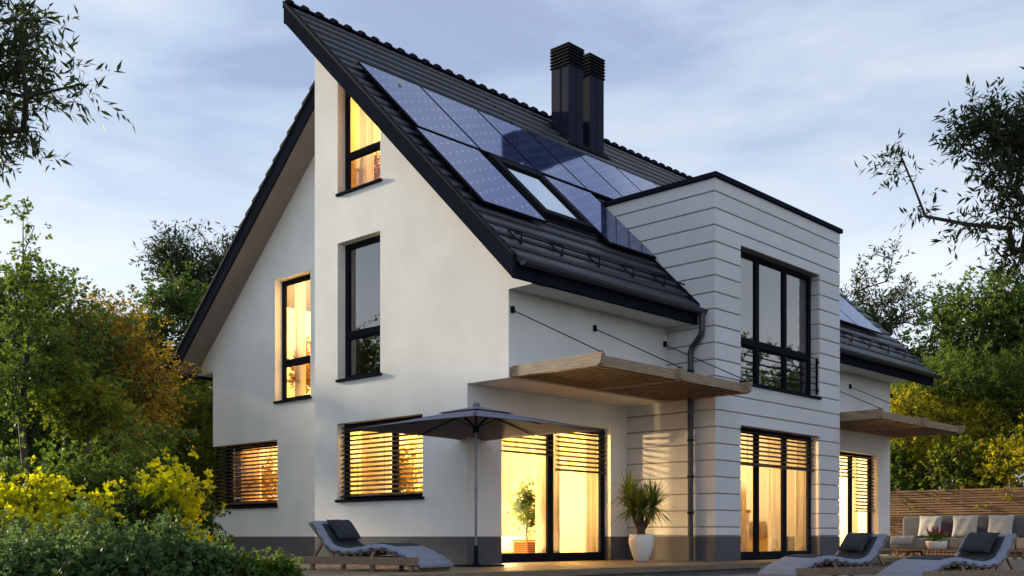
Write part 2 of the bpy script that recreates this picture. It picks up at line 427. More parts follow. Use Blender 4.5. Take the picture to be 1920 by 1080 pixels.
# verge boards
vb = MB(); y0, y1 = EY, RY
vb.prism([(y0, zs(y0)+.005), (y0, zr(y0)-.0), (y1, zr(y1)+.0), (y1, zs(y1)-.02)], XV, XV+.07, 'x'); vb.build('verge_board', M['anthracite'], house, bevel=.005)
MB().prism([(y0, zs(y0)+.005), (y0, zr(y0)-.0), (y1, zr(y1)+.0), (y1, zs(y1)-.02)], XVE-.07, XVE, 'x').build('verge_board', M['anthracite'], house)
vf = MB(); vf.prism([(y0-.01, zr(y0)+.002), (y0-.01, zr(y0)+.035), (y1+.03, zr(y1)+.065), (y1+.03, zr(y1)+.002)], XV-.015, XV+.06, 'x'); vf.build('verge_flashing', M['frame'], house)
vb = MB(); vb.prism([(YM, zls(YM)-.02), (YM, zl(YM)-.02), (LEY, zl(LEY)-.02), (LEY, zls(LEY)-.0)], LXV, LXV+.05, 'x'); vb.build('verge_board', M['anthracite'], house, bevel=.005)
# stepped tile ends beyond the left verge
st = MB(); n = 24
for i in range(n):
    ya = LEY-(LEY-YM)*i/n; yb = LEY-(LEY-YM)*(i+1)/n
    st.prism([(ya, zl(ya)-.01), (yb+.002, zl(yb)-.012), (yb+.002, zl(yb)+.03), (ya, zl(ya)+.095)], LXV-.02, LXV+.05, 'x')
st.build('verge_tiles', M['frame'], house)
# ridge caps and rear ridge board
MB().box(XV+.01, XVE, RY-.03, RY+.03, zs(RY)-.02, zr(RY)-.0).build('ridge_board', M['anthracite'], house)
rc = MB(); x = XV+.05; i = 0
while x < XVE-.1:
    pr = []
    rr = .075
    for k in range(7):
        a = math.pi*(k/6)*1.05-.05
        pr.append((RY-.01-math.cos(a)*(rr+.03), zr(RY)-.005+math.sin(a)*rr))
    lo = [(x, p[0], p[1]) for p in pr]
    hi = [(x+.30, p[0], p[1]-.022) for p in pr]
    v = lo+hi; f = [(k, k+1, 7+k+1, 7+k) for k in range(6)]+[tuple(range(7)), tuple(range(13, 6, -1))]
    rc.add(v, f)
    # raised lip
    lo = [(x-.005, RY-.01+(p[0]-RY+.01)*1.25, zr(RY)+(p[1]-zr(RY))*1.5) for p in pr]; hi = [(x+.085, q[1], q[2]-.008) for q in lo]
    rc.add(lo+hi, f)
    x += .335
rc.build('ridge_tiles', M['anthracite'], house)
# eaves
def eave(xa, xb, y, zb, zt, side=-1):
    MB().box(xa, xb, min(y, y-side*.07), max(y, y-side*.07), zb, zt).build('fascia_board', M['anthracite'], house)
eave(XV+.07, DX0-.002, EY+.02, 4.25, 4.55); eave(DX1+.002, XVE-.07, EY+.02, 4.25, 4.55)
MB().box(LXV+.05, XVE, LEY-.07, LEY, 4.14, 4.5).build('fascia_board', M['anthracite'], house)
MB().box(LX+.02, XE, YN, 22.30, 4.20, 4.27).build('eave_soffit', M['plaster'], house)
MB().box(LX+.02, XE, 22.05, 22.11, 4.27, 4.45).build('eave_soffit', M['plaster'], house)
def gutter(xa, xb, yc, zc, rad=.070):
    mb = MB(); n = 10; o = []; inn = []
    for k in range(n+1):
        a = math.pi+math.pi*k/n
        o.append((yc+rad*math.cos(a), zc+rad*math.sin(a))); inn.append((yc+(rad-.008)*math.cos(a), zc+(rad-.008)*math.sin(a)))
    ring = o+inn[::-1]
    mb.prism(ring, xa, xb, 'x')
    mb.prism(o, xa-.004, xa+.003, 'x'); mb.prism(o, xb-.003, xb+.004, 'x')
    mb.tube([(xa, yc-rad, zc+.004), (xb, yc-rad, zc+.004)], .011, 6)
    return mb.build('gutter', M['gutter'], house)
gutter(XV+.09, DX0+.12, EY-.12, 4.475); gutter(DX1+.004, XVE+.06, EY-.12, 4.475)
# flashing where the roof meets the bay
def flash(x0, x1):
    mb = MB(); ya, yb = EY-.02, 12.75
    mb.prism([(ya, zr(ya)+.0), (ya, zr(ya)+.10), (yb, zr(yb)+.12), (yb, zr(yb)+.0)], x0, x1, 'x'); mb.build('roof_flashing', M['frame'], house)
flash(DX0-.035, DX0-.001); flash(DX1+.001, DX1+.035)
# gutter hopper and downpipe
dp = MB(); xp = DX0-.085
dp.tube([(xp, EY-.12, 4.44), (xp, EY-.12, 4.10), (xp, EY-.10, 4.04), (xp, 10.68, 3.82), (xp, 10.70, 3.74), (xp, 10.70, .0)], .052, 14)
dpo = dp.build('downpipe', M['gutter'], house, smooth=False)
for z in (3.4, 2.15, 1.5, .85):
    br = MB(); br.lathe([(.052, 0), (.062, .004), (.062, .035), (.052, .04)], (xp, 10.70, z), 14); br.box(xp, DX0, 10.69, 10.71, z+.01, z+.03)
    br.build('pipe_bracket', M['frame'], dpo)
# snow guards
def on_roof(y, h):  # point above roof by h along normal
    m = .985; nl = math.hypot(1, m); return (y-m/nl*h, zr(y)+h/nl)
def snow_guard(xa, xb, posts):
    mb = MB()
    y, z = on_roof(10.93, .15)
    mb.tube([(xa, y, z), (xb, y, z)], .014, 6)
    y2, z2 = on_roof(10.86, .10); mb.tube([(xa, y2, z2), (xb, y2, z2)], .010, 6)
    for x in posts:
        a = on_roof(11.14, .05); b_ = on_roof(10.94, .17); c = on_roof(10.86, .05)
        mb.bar((x, a[0], a[1]), (x, b_[0], b_[1]), .02, .014); mb.bar((x, b_[0], b_[1]), (x, c[0], c[1]), .02, .014)
        mb.bar((x, a[0], a[1]), (x, c[0], c[1]), .03, .012)
    mb.build('snow_guard', M['frame'], house)
snow_guard(11.5, 15.98, [11.65, 12.6, 13.53, 14.45, 15.35]); snow_guard(DX1+.06, 26.6, [21.7, 22.65, 23.6, 24.6, 25.55, 26.5])
# solar panels
def solar_mat():
    m, nt, N, L, b = new_mat('solar_cells')
    uvn = N.new('ShaderNodeUVMap'); sp = N.new('ShaderNodeSeparateXYZ'); L.new(uvn.outputs['UV'], sp.inputs[0])
    def math_(op, a, bb=None, c=None):
        n = N.new('ShaderNodeMath'); n.operation = op
        for i, q in enumerate((a, bb, c)):
            if q is None: continue
            if isinstance(q, (int, float)): n.inputs[i].default_value = q
            else: L.new(q, n.inputs[i])
        return n.outputs[0]
    u, v = sp.outputs[0], sp.outputs[1]
    fine = math_('LESS_THAN', math_('FRACT', math_('MULTIPLY', u, 22)), .22)
    fu = math_('FRACT', math_('MULTIPLY', u, 4.2)); fv = math_('FRACT', math_('ADD', math_('MULTIPLY', v, 3.4), math_('MULTIPLY', math_('FLOOR', math_('MULTIPLY', u, 4.2)), .5)))
    dash = math_('MULTIPLY', math_('LESS_THAN', math_('ABSOLUTE', math_('SUBTRACT', fu, .5)), .045), math_('LESS_THAN', math_('ABSOLUTE', math_('SUBTRACT', fv, .5)), .09))
    a = N.new('ShaderNodeMix'); a.data_type = 'RGBA'; a.inputs['A'].default_value = (.055,.08,.235,1); a.inputs['B'].default_value = (.13,.17,.37,1); L.new(fine, a.inputs['Factor'])
    c = N.new('ShaderNodeMix'); c.data_type = 'RGBA'; L.new(a.outputs['Result'], c.inputs['A']); c.inputs['B'].default_value = (.75,.78,.85,1); L.new(dash, c.inputs['Factor'])
    L.new(c.outputs['Result'], b.inputs['Base Color'])
    b.inputs['Roughness'].default_value = .05; b.inputs['Metallic'].default_value = .7; b.inputs['Specular IOR Level'].default_value = .06; b.inputs['Coat Weight'].default_value = .0; b.inputs['Coat Roughness'].default_value = .02; b.inputs['Coat IOR'].default_value = 1.5
    return m
M['solar'] = solar_mat()
def on_roof_quad(mb, x0, x1, ya, yb, h0, h1):
    a0, a1, b0, b1 = on_roof(ya, h0), on_roof(ya, h1), on_roof(yb, h0), on_roof(yb, h1)
    mb.hexa([(x0, a0[0], a0[1]), (x1, a0[0], a0[1]), (x1, b0[0], b0[1]), (x0, b0[0], b0[1])], [(x0, a1[0], a1[1]), (x1, a1[0], a1[1]), (x1, b1[0], b1[1]), (x0, b1[0], b1[1])])
def panel(x0, ya, w=1.44, ly=1.60):
    mb = MB(); on_roof_quad(mb, x0, x0+w, ya, ya+ly, .10, .135)
    f = mb.build('solar_panel', M['frame'], house)
    c = MB(); on_roof_quad(c, x0+.018, x0+w-.018, ya+.016, ya+ly-.016, .136, .1385)
    off = house.location
    c.build('solar_cells', M['solar'], f, uv=lambda co: (co.x-x0, (co.y-ya)*1.41))
for i in range(7): panel(11.62+1.475*i, 13.22)
panel(11.50, 11.56, 1.46, 1.60); panel(14.62, 11.56, 1.40, 1.58)
for x0 in (22.62, 24.09):
    panel(x0, 13.10, 1.44, 1.60); panel(x0, 11.46, 1.44, 1.60)
rl = MB()
for yy in (13.6, 14.5): on_roof_quad(rl, 11.58, 21.9, yy, yy+.04, .05, .099)
for yy in (11.8, 12.8): on_roof_quad(rl, 11.5, 12.95, yy, yy+.04, .05, .099); on_roof_quad(rl, 14.62, 16.0, yy, yy+.04, .05, .099)
rl.build('mounting_rail', M['frame'], house)
# skylight
sk = MB(); x0, x1, ya, yb = 13.17, 14.50, 11.80, 13.12
on_roof_quad(sk, x0, x0+.14, ya, yb, .0, .17); on_roof_quad(sk, x1-.14, x1, ya, yb, .0, .17)
on_roof_quad(sk, x0+.14, x1-.14, yb-.13, yb, .0, .17); on_roof_quad(sk, x0+.14, x1-.14, ya, ya+.10, .0, .17)
on_roof_quad(sk, x0-.08, x1+.08, ya-.06, yb+.05, .0, .062)
sko = sk.build('skylight', M['frame'], house)
skg = MB(); on_roof_quad(skg, x0+.14, x1-.14, ya+.10, yb-.13, .12, .13)
mg, nt_, N_, L_, b_ = new_mat('skylight_glass'); b_.inputs['Base Color'].default_value = (.7,.75,.8,1); b_.inputs['Metallic'].default_value = 1; b_.inputs['Roughness'].default_value = .06
skg.build('pane', mg, sko)
# chimneys
def chimney(x0, y0, w, top):
    zb = zr(y0)-.2
    mb = MB(); mb.box(x0, x0+w, y0, y0+w, zb, top-.46)
    c = mb.build('chimney', M['chimney'], house, bevel=.004)
    sm = MB()
    for t in (.5,):
        sm.box(x0-.006, x0-.0005, y0+w*t-.008, y0+w*t+.008, zb, top-.47); sm.box(x0+w*t-.008, x0+w*t+.008, y0-.006, y0-.0005, zb, top-.47)
    sm.build('seam', M['frame'], c)
    lv = MB(); n = 6
    for i in range(n):
        z = top-.46+i*.076
        lv.hexa([(x0-.03, y0-.03, z), (x0+w+.03, y0-.03, z), (x0+w+.03, y0+w+.03, z), (x0-.03, y0+w+.03, z)],
                [(x0-.002, y0-.002, z+.058), (x0+w+.002, y0-.002, z+.058), (x0+w+.002, y0+w+.002, z+.058), (x0-.002, y0+w+.002, z+.058)])
    lv.box(x0-.02, x0+w+.02, y0-.02, y0+w+.02, top-.02, top+.012)
    lv.box(x0+.03, x0+w-.03, y0+.03, y0+w-.03, top-.46, top)
    lv.build('chimney_louvre', M['frame'], c)
    ba = MB(); ba.prism([(y0-.12, zr(y0-.12)+.045), (y0+w+.1, zr(y0+w+.1)+.045), (y0+w+.1, zr(y0+w+.1)+.075), (y0-.12, zr(y0-.12)+.075)], x0-.1, x0+w+.1, 'x')
    ba.build('chimney_flashing', M['frame'], c)
chimney(18.22, 15.47, .52, 11.62); chimney(18.98, 15.47, .52, 11.63)

# ------------------------------------------------------------------ windows
def window(axis, p, u0, u1, z0, z1, mull=(), trans=(), inset=.17, fw=.075, glass='glass', sill=True, name='window', blinds=(), slope=None, bottom=None, sill_ext=.05):
    """axis 'x': the wall faces -X at x=p, u is Y;  axis 'y': faces -Y at y=p, u is X"""
    def B(mb, a, b, d0, d1, za, zb):
        if axis == 'x': mb.box(p+d0, p+d1, a, b, za, zb)
        else: mb.box(a, b, p+d0, p+d1, za, zb)
    d0, d1 = inset, inset+.07
    bt = bottom or fw
    mb = MB()
    top = (lambda u: z1) if slope is None else (lambda u: zs(u)-.01)
    B(mb, u0, u0+fw, d0, d1, z0, top(u0)); B(mb, u1-fw, u1, d0, d1, z0, top(u1-fw))
    if slope: mb.prism([(u0+fw, top(u0+fw)-.10), (u1-fw, top(u1-fw)-.10), (u1-fw, top(u1-fw)), (u0+fw, top(u0+fw))], p+d0, p+d1, 'x')
    B(mb, u0+fw, u1-fw, d0, d1, z0, z0+bt)
    if slope is None: B(mb, u0+fw, u1-fw, d0, d1, z1-fw, z1)
    for m_ in mull: B(mb, m_-.05, m_+.05, d0-.004, d1, z0+bt, z1-(fw if slope is None else 0))
    for t in trans: B(mb, u0+fw, u1-fw, d0-.006, d1-.01, t-.055, t+.055)
    # inner sash line
    edges = [u0+fw]+[m_ for m_ in mull]+[u1-fw]
    o = mb.build(name, M['frame'], house, bevel=.006)
    sh = MB()
    for a, b in zip(edges, edges[1:]):
        a2 = a+(.05 if a in mull else 0); b2 = b-(.05 if b in mull else 0)
        zz = [z0+bt]+sorted(trans)+[z1-fw]
        for c, d in zip(zz, zz[1:]):
            if slope and d == zz[-1]: continue
            c2 = c+(.055 if c in trans else 0); d2 = d-(.055 if d in trans else 0)
            w = .022
            if slope and d == zz[-1]: d2 = top(a2)-.1
            B(sh, a2, a2+w, d0+.012, d1-.005, c2, d2); B(sh, b2-w, b2, d0+.012, d1-.005, c2, d2)
            B(sh, a2+w, b2-w, d0+.012, d1-.005, c2, c2+w); B(sh, a2+w, b2-w, d0+.012, d1-.005, d2-w, d2)
    sh.build('sash', M['anthracite'], o)
    gl = MB()
    e = d0+.04
    if axis == 'x': gl.add([(p+e, u0+fw, z0+bt), (p+e, u1-fw, z0+bt), (p+e, u1-fw, top(u1-fw)-.01), (p+e, u0+fw, top(u0+fw)-.01)], [(3,2,1,0)])
    else: gl.add([(u0+fw, p+e, z0+bt), (u1-fw, p+e, z0+bt), (u1-fw, p+e, z1-.02), (u0+fw, p+e, z1-.02)], [(0,1,2,3)])
    gl.build('pane', M[glass], o)
    if sill:
        s = MB(); B(s, u0-sill_ext, u1+.012, -.045, inset, z0-.035, z0+.012)
        s.build('sill', M['anthracite'], o, bevel=.005)
    for bi, (a, b, za, zb) in enumerate(blinds):
        bl = MB(); z = zb-.02
        dd = inset-.085
        while z > za:
            # tilted slat
            if axis == 'x': bl.prism([(p+dd-.034, z-.028), (p+dd+.034, z+.012), (p+dd+.034, z+.018), (p+dd-.034, z-.022)], a, b, 'y')
            else:
                bl.prism([(p+dd-.034, z-.028), (p+dd+.034, z+.012), (p+dd+.034, z+.018), (p+dd-.034, z-.022)], a, b, 'x')
            z -= .083
        B(bl, a, b, dd-.03, dd+.03, za-.012, za+.012)
        k = a+.35
        while k < b:
            B(bl, k-.003, k+.003, dd-.003, dd+.003, za, zb); k += .75
        bl.build('blind', M['slat'], o)
    return o
# gable windows
window('x', GX, 14.39, 15.61, 6.70, 9.2, trans=[7.43], slope=1)
window('x', GX, 14.39, 15.61, 3.30, 5.81, trans=[4.13], glass='glass_dark')
window('x', GX, 13.28, 15.63, 1.10, 2.505, mull=[14.22], blinds=[(13.285, 15.60, 1.17, 2.46)], bottom=.10)
window('x', LX, 17.84, 19.10, 3.30, 5.89, trans=[4.13])
cw = window('x', LX, 19.02, 21.25, 1.09, 2.495, inset=.20, blinds=[(19.03, 21.50, 1.17, 2.46)], bottom=.12, sill_ext=.02)
# the other leg of the corner window, round the corner
mb = MB(); mb.box(13.20, 15.2, YN-.34, YN-.27, 1.09, 1.20).box(13.20, 15.2, YN-.34, YN-.27, 2.42, 2.495).box(15.1, 15.2, YN-.34, YN-.27, 1.2, 2.42).box(LX+.19, LX+.30, YN-.36, YN-.25, 1.09, 2.495)
cf = mb.build('corner_window', M['frame'], house)
MB().add([(13.2, YN-.3, 1.2), (15.1, YN-.3, 1.2), (15.1, YN-.3, 2.42), (13.2, YN-.3, 2.42)], [(0,1,2,3)]).build('pane', M['glass'], cf)
MB().box(LX-.045, 15.2, YN-.25, YN+.045, 1.055, 1.10).box(LX-.045, LX+.2, 21.25, YN-.25, 1.055, 1.10).build('sill', M['anthracite'], cf)
bl = MB(); z = 2.44
while z > 1.17:
    bl.prism([(YN-.04, z-.022), (YN-.11, z+.012), (YN-.11, z+.017), (YN-.04, z-.017)], LX+.03, 15.1, 'x'); z -= .083
bl.build('blind', M['slat'], cf)
# garden doors
window('y', YG, 12.65, 15.58, 0.0, 2.455, mull=[14.06], bottom=.13, fw=.09, sill=False, name='patio_door', inset=.14, blinds=[(12.72, 14.0, 1.87, 2.40), (14.1, 15.49, 1.62, 2.40)])
window('y', DY, 16.93, 19.98, 0.0, 2.48, mull=[17.86, 18.92], bottom=.13, sill=False, name='patio_door', inset=.19, blinds=[(17.0, 19.9, 1.78, 2.42)])
window('y', YU, 22.9, 25.04, 0.0, 2.44, mull=[23.93], bottom=.13, sill=False, name='patio_door', inset=.17, blinds=[(22.97, 23.88, 1.86, 2.38), (24.0, 24.97, 1.05, 2.38)])
uw = window('y', DY, 16.93, 19.98, 3.27, 5.78, mull=[17.86, 18.92], trans=[4.10], glass='glass_dark', name='window', inset=.19)
# balcony railing
ra = MB()
for z in (3.42, 3.55, 3.68, 3.81, 3.94, 4.07): ra.tube([(16.96, DY+.05, z), (19.95, DY+.05, z)], .0085, 6)
for x in (16.955, 19.95): ra.box(x-.012, x+.012, DY+.03, DY+.07, 3.34, 4.085)
for z in (3.42, 4.0): ra.box(19.955, 19.98, DY+.02, DY+.08, z-.03, z+.03); ra.box(16.93, 16.95, DY+.02, DY+.08, z-.03, z+.03)
ra.build('balcony_railing', M['frame'], house)
# reveal of the clad bay head in plaster (soffit of the openings)
# ------------------------------------------------------------------ wooden canopies on the facade
def canopy(x0, xs, anchors, x_end):
    yw, yt = YU-.002, 9.46
    par = MB(); par.box(x0, x_end, yw-.05, yw, 2.93, 3.07)
    c = par.build('wooden_canopy', M['wood_x'], house, bevel=.004)
    for x in xs:
        q = [(yw-.05, 2.915), (yt+.10, 2.905), (yt+.03, 2.94), (yt, 3.08), (yt+.02, 3.10), (yw-.05, 3.085)]
        MB().prism(q, x-.045, x+.045, 'x').build('rafter', M['wood_y'], c, bevel=.004)
    for a, b in zip(xs, xs[1:]):
        MB().box(a+.045, b-.045, yt+.10, yt+.145, 2.925, 3.075).build('edge_board', M['wood_x'], c)
        s = MB(); y = yt+.24
        while y < yw-.12:
            s.box(a+.046, b-.046, y, y+.045, 2.922, 2.936); y += .150
        s.build('slat', M['wood_x'], c)
        MB().box(a+.046, b-.046, yt+.15, yw-.055, 3.03, 3.055).build('top_board', M['wood_dark'], c)
    for x in xs:
        t = MB(); t.tube([(x, yw, 3.97), (x, yt+.05, 3.105)], .009, 6)
        t.box(x-.03, x+.03, yw-.04, yw, 3.92, 4.02); t.box(x-.02, x+.02, yt+.03, yt+.10, 3.095, 3.12)
        t.build('tie_rod', M['frame'], c)
canopy(GX+.02, [11.92, 13.95, 15.99], None, 16.0)
canopy(DX1+.02, [21.24, 23.48, 25.76], None, 25.8)

# ------------------------------------------------------------------ interior shells
inn = MB()
inn.box(GX+NT, XE-NT, YG+.32, YM-.07, CE0, CE0+.22)          # ceilings over the ground floor
inn.box(LX+NT, XE-NT, YM+.07, YN-.36, CE0, CE0+.22)
inn.box(DX0+.3, DX1-.3, DY+.32, YG+.32, CE0+.08, CE0+.28)
inn.box(DX1, XE-NT, YU+.32, YG+.32, CE0, CE0+.2)
inn.box(LX+NT, XE-NT, YM-.06, YM+.06, 0, 9.3); inn.box(GX+NT, LX+NT, YM-.37, YM-.31, 0, 9.3)
inn.box(DX0+.08, DX0+.2, YG+.32, YM-.07, 0, 6.1)
inn.box(DX1-.2, DX1-.08, YU+.32, YM-.07, 0, 4.9)
inn.box(16.6, 16.7, YM+.07, YN-.36, 0, 4.3)
inn.box(GX+NT, XE-NT, 12.9, YM-.07, 6.25, 6.45); inn.box(LX+NT, XE-NT, YM+.07, 19.3, 6.25, 6.45)
inn.prism([(13.2, 6.46), (YM-.07, 6.46), (YM-.07, 9.5), (13.2, 6.6)], 16.6, 16.7, 'x')
inn.box(LX+NT, 16.5, 20.0, 20.1, 2.9, 5.6)
inn.build('interior_walls', M['inner'], house)
fl = MB(); fl.box(GX+NT, XE-NT, YG+NT, YN-NT, -.05, .02).box(DX0+.3, DX1-.3, DY+NT, YG+NT, -.05, .02).box(DX1, XE-NT, YU+NT, YG+NT, -.05, .02)
fl.build('interior_floor', M['inner_floor'], house)

LAMP_N = 0
def lamp(name, x, y, z, w, rad=.1, col=(1,.69,.30)):
    ld = bpy.data.lights.new(name, 'POINT'); ld.energy = w; ld.color = col; ld.shadow_soft_size = rad
    o = bpy.data.objects.new(name, ld); o.location = (x, y, z); COL.objects.link(o); return o
LW = 1.0
lamp('living_room_lamp', 13.4, 13.9, 2.35, 330*LW, .05)
lamp('living_room_added_light', 14.3, 13.9, .75, 230*LW, .08)  # added low light, throws warm glow up through the door onto the soffit
lamp('dining_room_lamp', 18.3, 12.8, 2.35, 430*LW)
lamp('study_lamp', 23.6, 13.6, 2.3, 330*LW)
lamp('study_added_light', 23.9, 12.6, .8, 150*LW)  # added low light that warms the underside of the right canopy
lamp('corner_room_lamp', 14.6, 18.6, 2.3, 800*LW, col=(1,.55,.2))
lamp('bedroom_lamp', 14.6, 18.2, 5.4, 360*LW)
lamp('attic_lamp', 14.4, 14.9, 8.2, 330*LW, col=(1,.60,.22))

# curtains
def curtain(axis, p, u0, u1, z0, z1, label, waves=10, amp=.035):
    mb = MB(); n = int(waves*8); v = []; f = []
    for i in range(n+1):
        t = i/n; u = u0+(u1-u0)*t; a = amp*math.sin(t*waves*2*math.pi+math.sin(t*9)*.8)+amp*.35*math.sin(t*waves*4.4)
        for z in (z0, z1):
            k = a*(1 if z == z0 else .7)
            v.append((p+k, u, z) if axis == 'x' else (u, p+k, z))
    for i in range(n): f.append((2*i, 2*i+2, 2*i+3, 2*i+1))
    o = mb.add(v, f).build('curtain', M['curtain'], smooth=True)
    so = o.modifiers.new('thickness', 'SOLIDIFY'); so.thickness = .0025
    return tag(o, label, 'curtain', 'pale curtains behind the windows')
curtain('y', 12.62, 12.60, 12.98, .05, 2.5, 'pale curtain at the left edge of the big glazed door beside the umbrella', 5)
curtain('y', 12.62, 13.98, 14.42, .05, 2.5, 'pale pleated curtain in the middle of the door left of the yucca', 7)
curtain('y', 12.62, 15.38, 15.90, .05, 2.5, 'pale curtain behind the right side of the door next to the yucca pot', 8)
curtain('y', 12.66, 14.48, 14.64, .05, 2.5, 'narrow gathered curtain just right of the centre post of the door by the yucca', 4)
curtain('y', 10.72, 17.45, 17.92, .05, 2.5, 'narrow curtain at the left edge of the ground-floor door in the clad bay', 3)
curtain('y', 10.72, 18.80, 19.42, .05, 2.5, 'wide sheer curtain behind the middle pane of the clad bay door', 10)
curtain('y', 10.75, 19.95, 20.42, .05, 2.5, 'pale curtain at the right edge of the ground-floor door in the clad bay', 6)
curtain('y', 10.56, 17.3, 17.62, 3.0, 5.9, 'curtain at the left edge of the window above the bay door', 4)
curtain('y', 10.56, 18.20, 18.92, 3.0, 5.9, 'sheer curtain hanging behind the middle pane of the upper bay window', 10)
curtain('y', 10.56, 19.72, 20.1, 3.0, 5.9, 'grey curtain at the right edge of the upper bay window behind the railing', 6)
curtain('y', 11.80, 22.95, 23.3, .05, 2.45, 'curtain at the left leaf of the far right garden door', 4)
curtain('y', 11.80, 24.55, 25.02, .05, 2.45, 'curtain behind the lower right leaf of the far right garden door', 5)
curtain('x', 12.36, 14.40, 14.72, 6.5, 8.6, 'curtain at the right side of the small attic window under the roof', 4)
curtain('x', 12.36, 15.22, 15.62, 6.5, 8.8, 'curtain at the left side of the small attic window under the roof', 5)
curtain('x', 12.15, 14.40, 14.68, 3.1, 5.85, 'curtain at the right side of the dark middle window of the gable', 4)
curtain('x', 12.15, 15.32, 15.60, 3.1, 5.85, 'curtain at the left side of the dark middle window of the gable', 4)
curtain('x', 13.36, 18.75, 19.10, 3.1, 5.9, 'orange lit curtain at the left of the tall lit window in the left bay', 5)
curtain('x', 12.40, 14.75, 15.60, .9, 2.5, 'curtain behind the left leaf of the blinded window beside the umbrella', 9)
curtain('x', 12.40, 13.30, 13.55, .9, 2.5, 'curtain at the right edge of the blinded window beside the umbrella', 4)
curtain('x', 13.40, 20.5, 21.2, .9, 2.5, 'curtain behind the blinds of the corner window at the left end', 8)

curtain('y', 21.12, 13.3, 15.0, .9, 2.55, 'wide orange lit curtain along the far leg of the corner window', 14)

# ------------------------------------------------------------------ ground, deck
struct('ground', MB().add([(-150,-150,-.30), (250,-150,-.30), (250,250,-.30), (-150,250,-.30)], [(0,1,2,3)]), mat('lawn_ground', (.035,.055,.018), .95, col2=(.07,.09,.03), vscale=1.5, bump=1, bscale=18, detail=8))
struct('terrace_paving', MB().box(6.0, 23.5, -2, 9.1, -.34, -.17), mat('paving', (.13,.12,.115), .85, var=.18, vscale=3, bump=.3, bscale=25))
struct('patio_slab', MB().box(23.5, 28.9, -2, 14.2, -.34, -.06), mat('pale_paving', (.34,.30,.26), .85, var=.12, vscale=3, bump=.3, bscale=25))
dk = MB(); y = 9.22; w = .14
while y < 14.6:
    x0 = 7.0; x1 = 23.4 if y < DY-.1 else (GX+.0 if y > YG-.1 else None)
    if x1 is None:
        dk.box(x0, DX0-.002, y, y+w-.006, -.03, 0.0)
        if y < YU-.1: dk.box(DX1+.002, 23.4, y, y+w-.006, -.03, 0)
    else: dk.box(x0, x1-.002, y, y+w-.006, -.03, 0.0)
    y += w
struct('deck', dk, M['deck'])
struct('deck_edge', MB().box(7.0, 23.4, 9.17, 9.215, -.085, -.004).box(6.95, 6.99, 9.17, 14.6, -.085, -.004), M['deck'])
struct('deck_base', MB().box(7.06, 23.38, 9.26, 9.5, -.3, -.035).box(7.06, 7.3, 9.5, 14.5, -.3, -.035), M['concrete'])

# ------------------------------------------------------------------ parasol
ux, uy = 10.92, 11.06
um = thing('parasol', 'square dark grey parasol standing open on the wooden deck in front of the house corner', 'parasol', (ux, uy, 0))
MB().box(ux-.30, ux+.30, uy-.30, uy+.30, .002, .022).lathe([(.05,.02),(.05,.05),(.032,.06),(.032,.30),(.028,.31)], (ux, uy, 0), 16).build('base', M['anthracite'], um, bevel=.004)
MB().lathe([(.019, .02), (.019, 2.30)], (ux, uy, 0), 14).lathe([(.024, 1.02), (.024, 1.16)], (ux, uy, 0), 14).build('pole', M['steel'], um)
MB().lathe([(.03, 2.33), (.032, 2.36), (.055, 2.362), (.058, 2.40), (.04, 2.412), (.0, 2.414)], (ux, uy, 0), 16).build('finial', M['steel'], um, smooth=False)
H = 1.355; ze, za = 2.005, 2.35
cv = []; cf_ = []; NN = 14
crn = [(-H,-H), (H,-H), (H,H), (-H,H)]
for s in range(4):
    a, b = crn[s], crn[(s+1) % 4]; base = len(cv)
    for i in range(NN+1):
        t = i/NN
        for j in range(NN+1):
            u = j/NN
            ex, ey = a[0]+(b[0]-a[0])*u, a[1]+(b[1]-a[1])*u
            sag = .035*math.sin(math.pi*u)*t - .03*math.sin(math.pi*t)
            inw = 1-.035*math.sin(math.pi*u)*t
            cv.append((ux+ex*t*inw, uy+ey*t*inw, za-(za-ze)*t+sag*.6))
    for i in range(NN):
        for j in range(NN): cf_.append((base+i*(NN+1)+j, base+(i+1)*(NN+1)+j, base+(i+1)*(NN+1)+j+1, base+i*(NN+1)+j+1))
cn = MB().add(cv, cf_).build('canopy', M['umb'], um, smooth=True)
so = cn.modifiers.new('thickness', 'SOLIDIFY'); so.thickness = .006
vt = MB(); vh = .40; vz = za-(za-ze)*vh/H+.010
vt.add([(ux-vh,uy-vh,vz),(ux+vh,uy-vh,vz),(ux+vh,uy+vh,vz),(ux-vh,uy+vh,vz),(ux,uy,za+.012)], [(0,1,4),(1,2,4),(2,3,4),(3,0,4),(3,2,1,0)]).build('vent_cap', M['umb'], um)
hub = MB().lathe([(.035, 1.97), (.045, 1.98), (.045, 2.05), (.03, 2.06)], (ux, uy, 0), 14).build('hub', M['frame'], um)
for (ex, ey) in crn+[(0,-H*.965), (H*.965,0), (0,H*.965), (-H*.965,0)]:
    MB().bar((ux, uy, za-.03), (ux+ex*.985, uy+ey*.985, ze-.002), .010, .014).build('rib', M['frame'], um)
    MB().bar((ux, uy, 2.03), (ux+ex*.22, uy+ey*.22, za-.03-(za-ze)*.22-.005), .012, .012).build('strut', M['frame'], um)

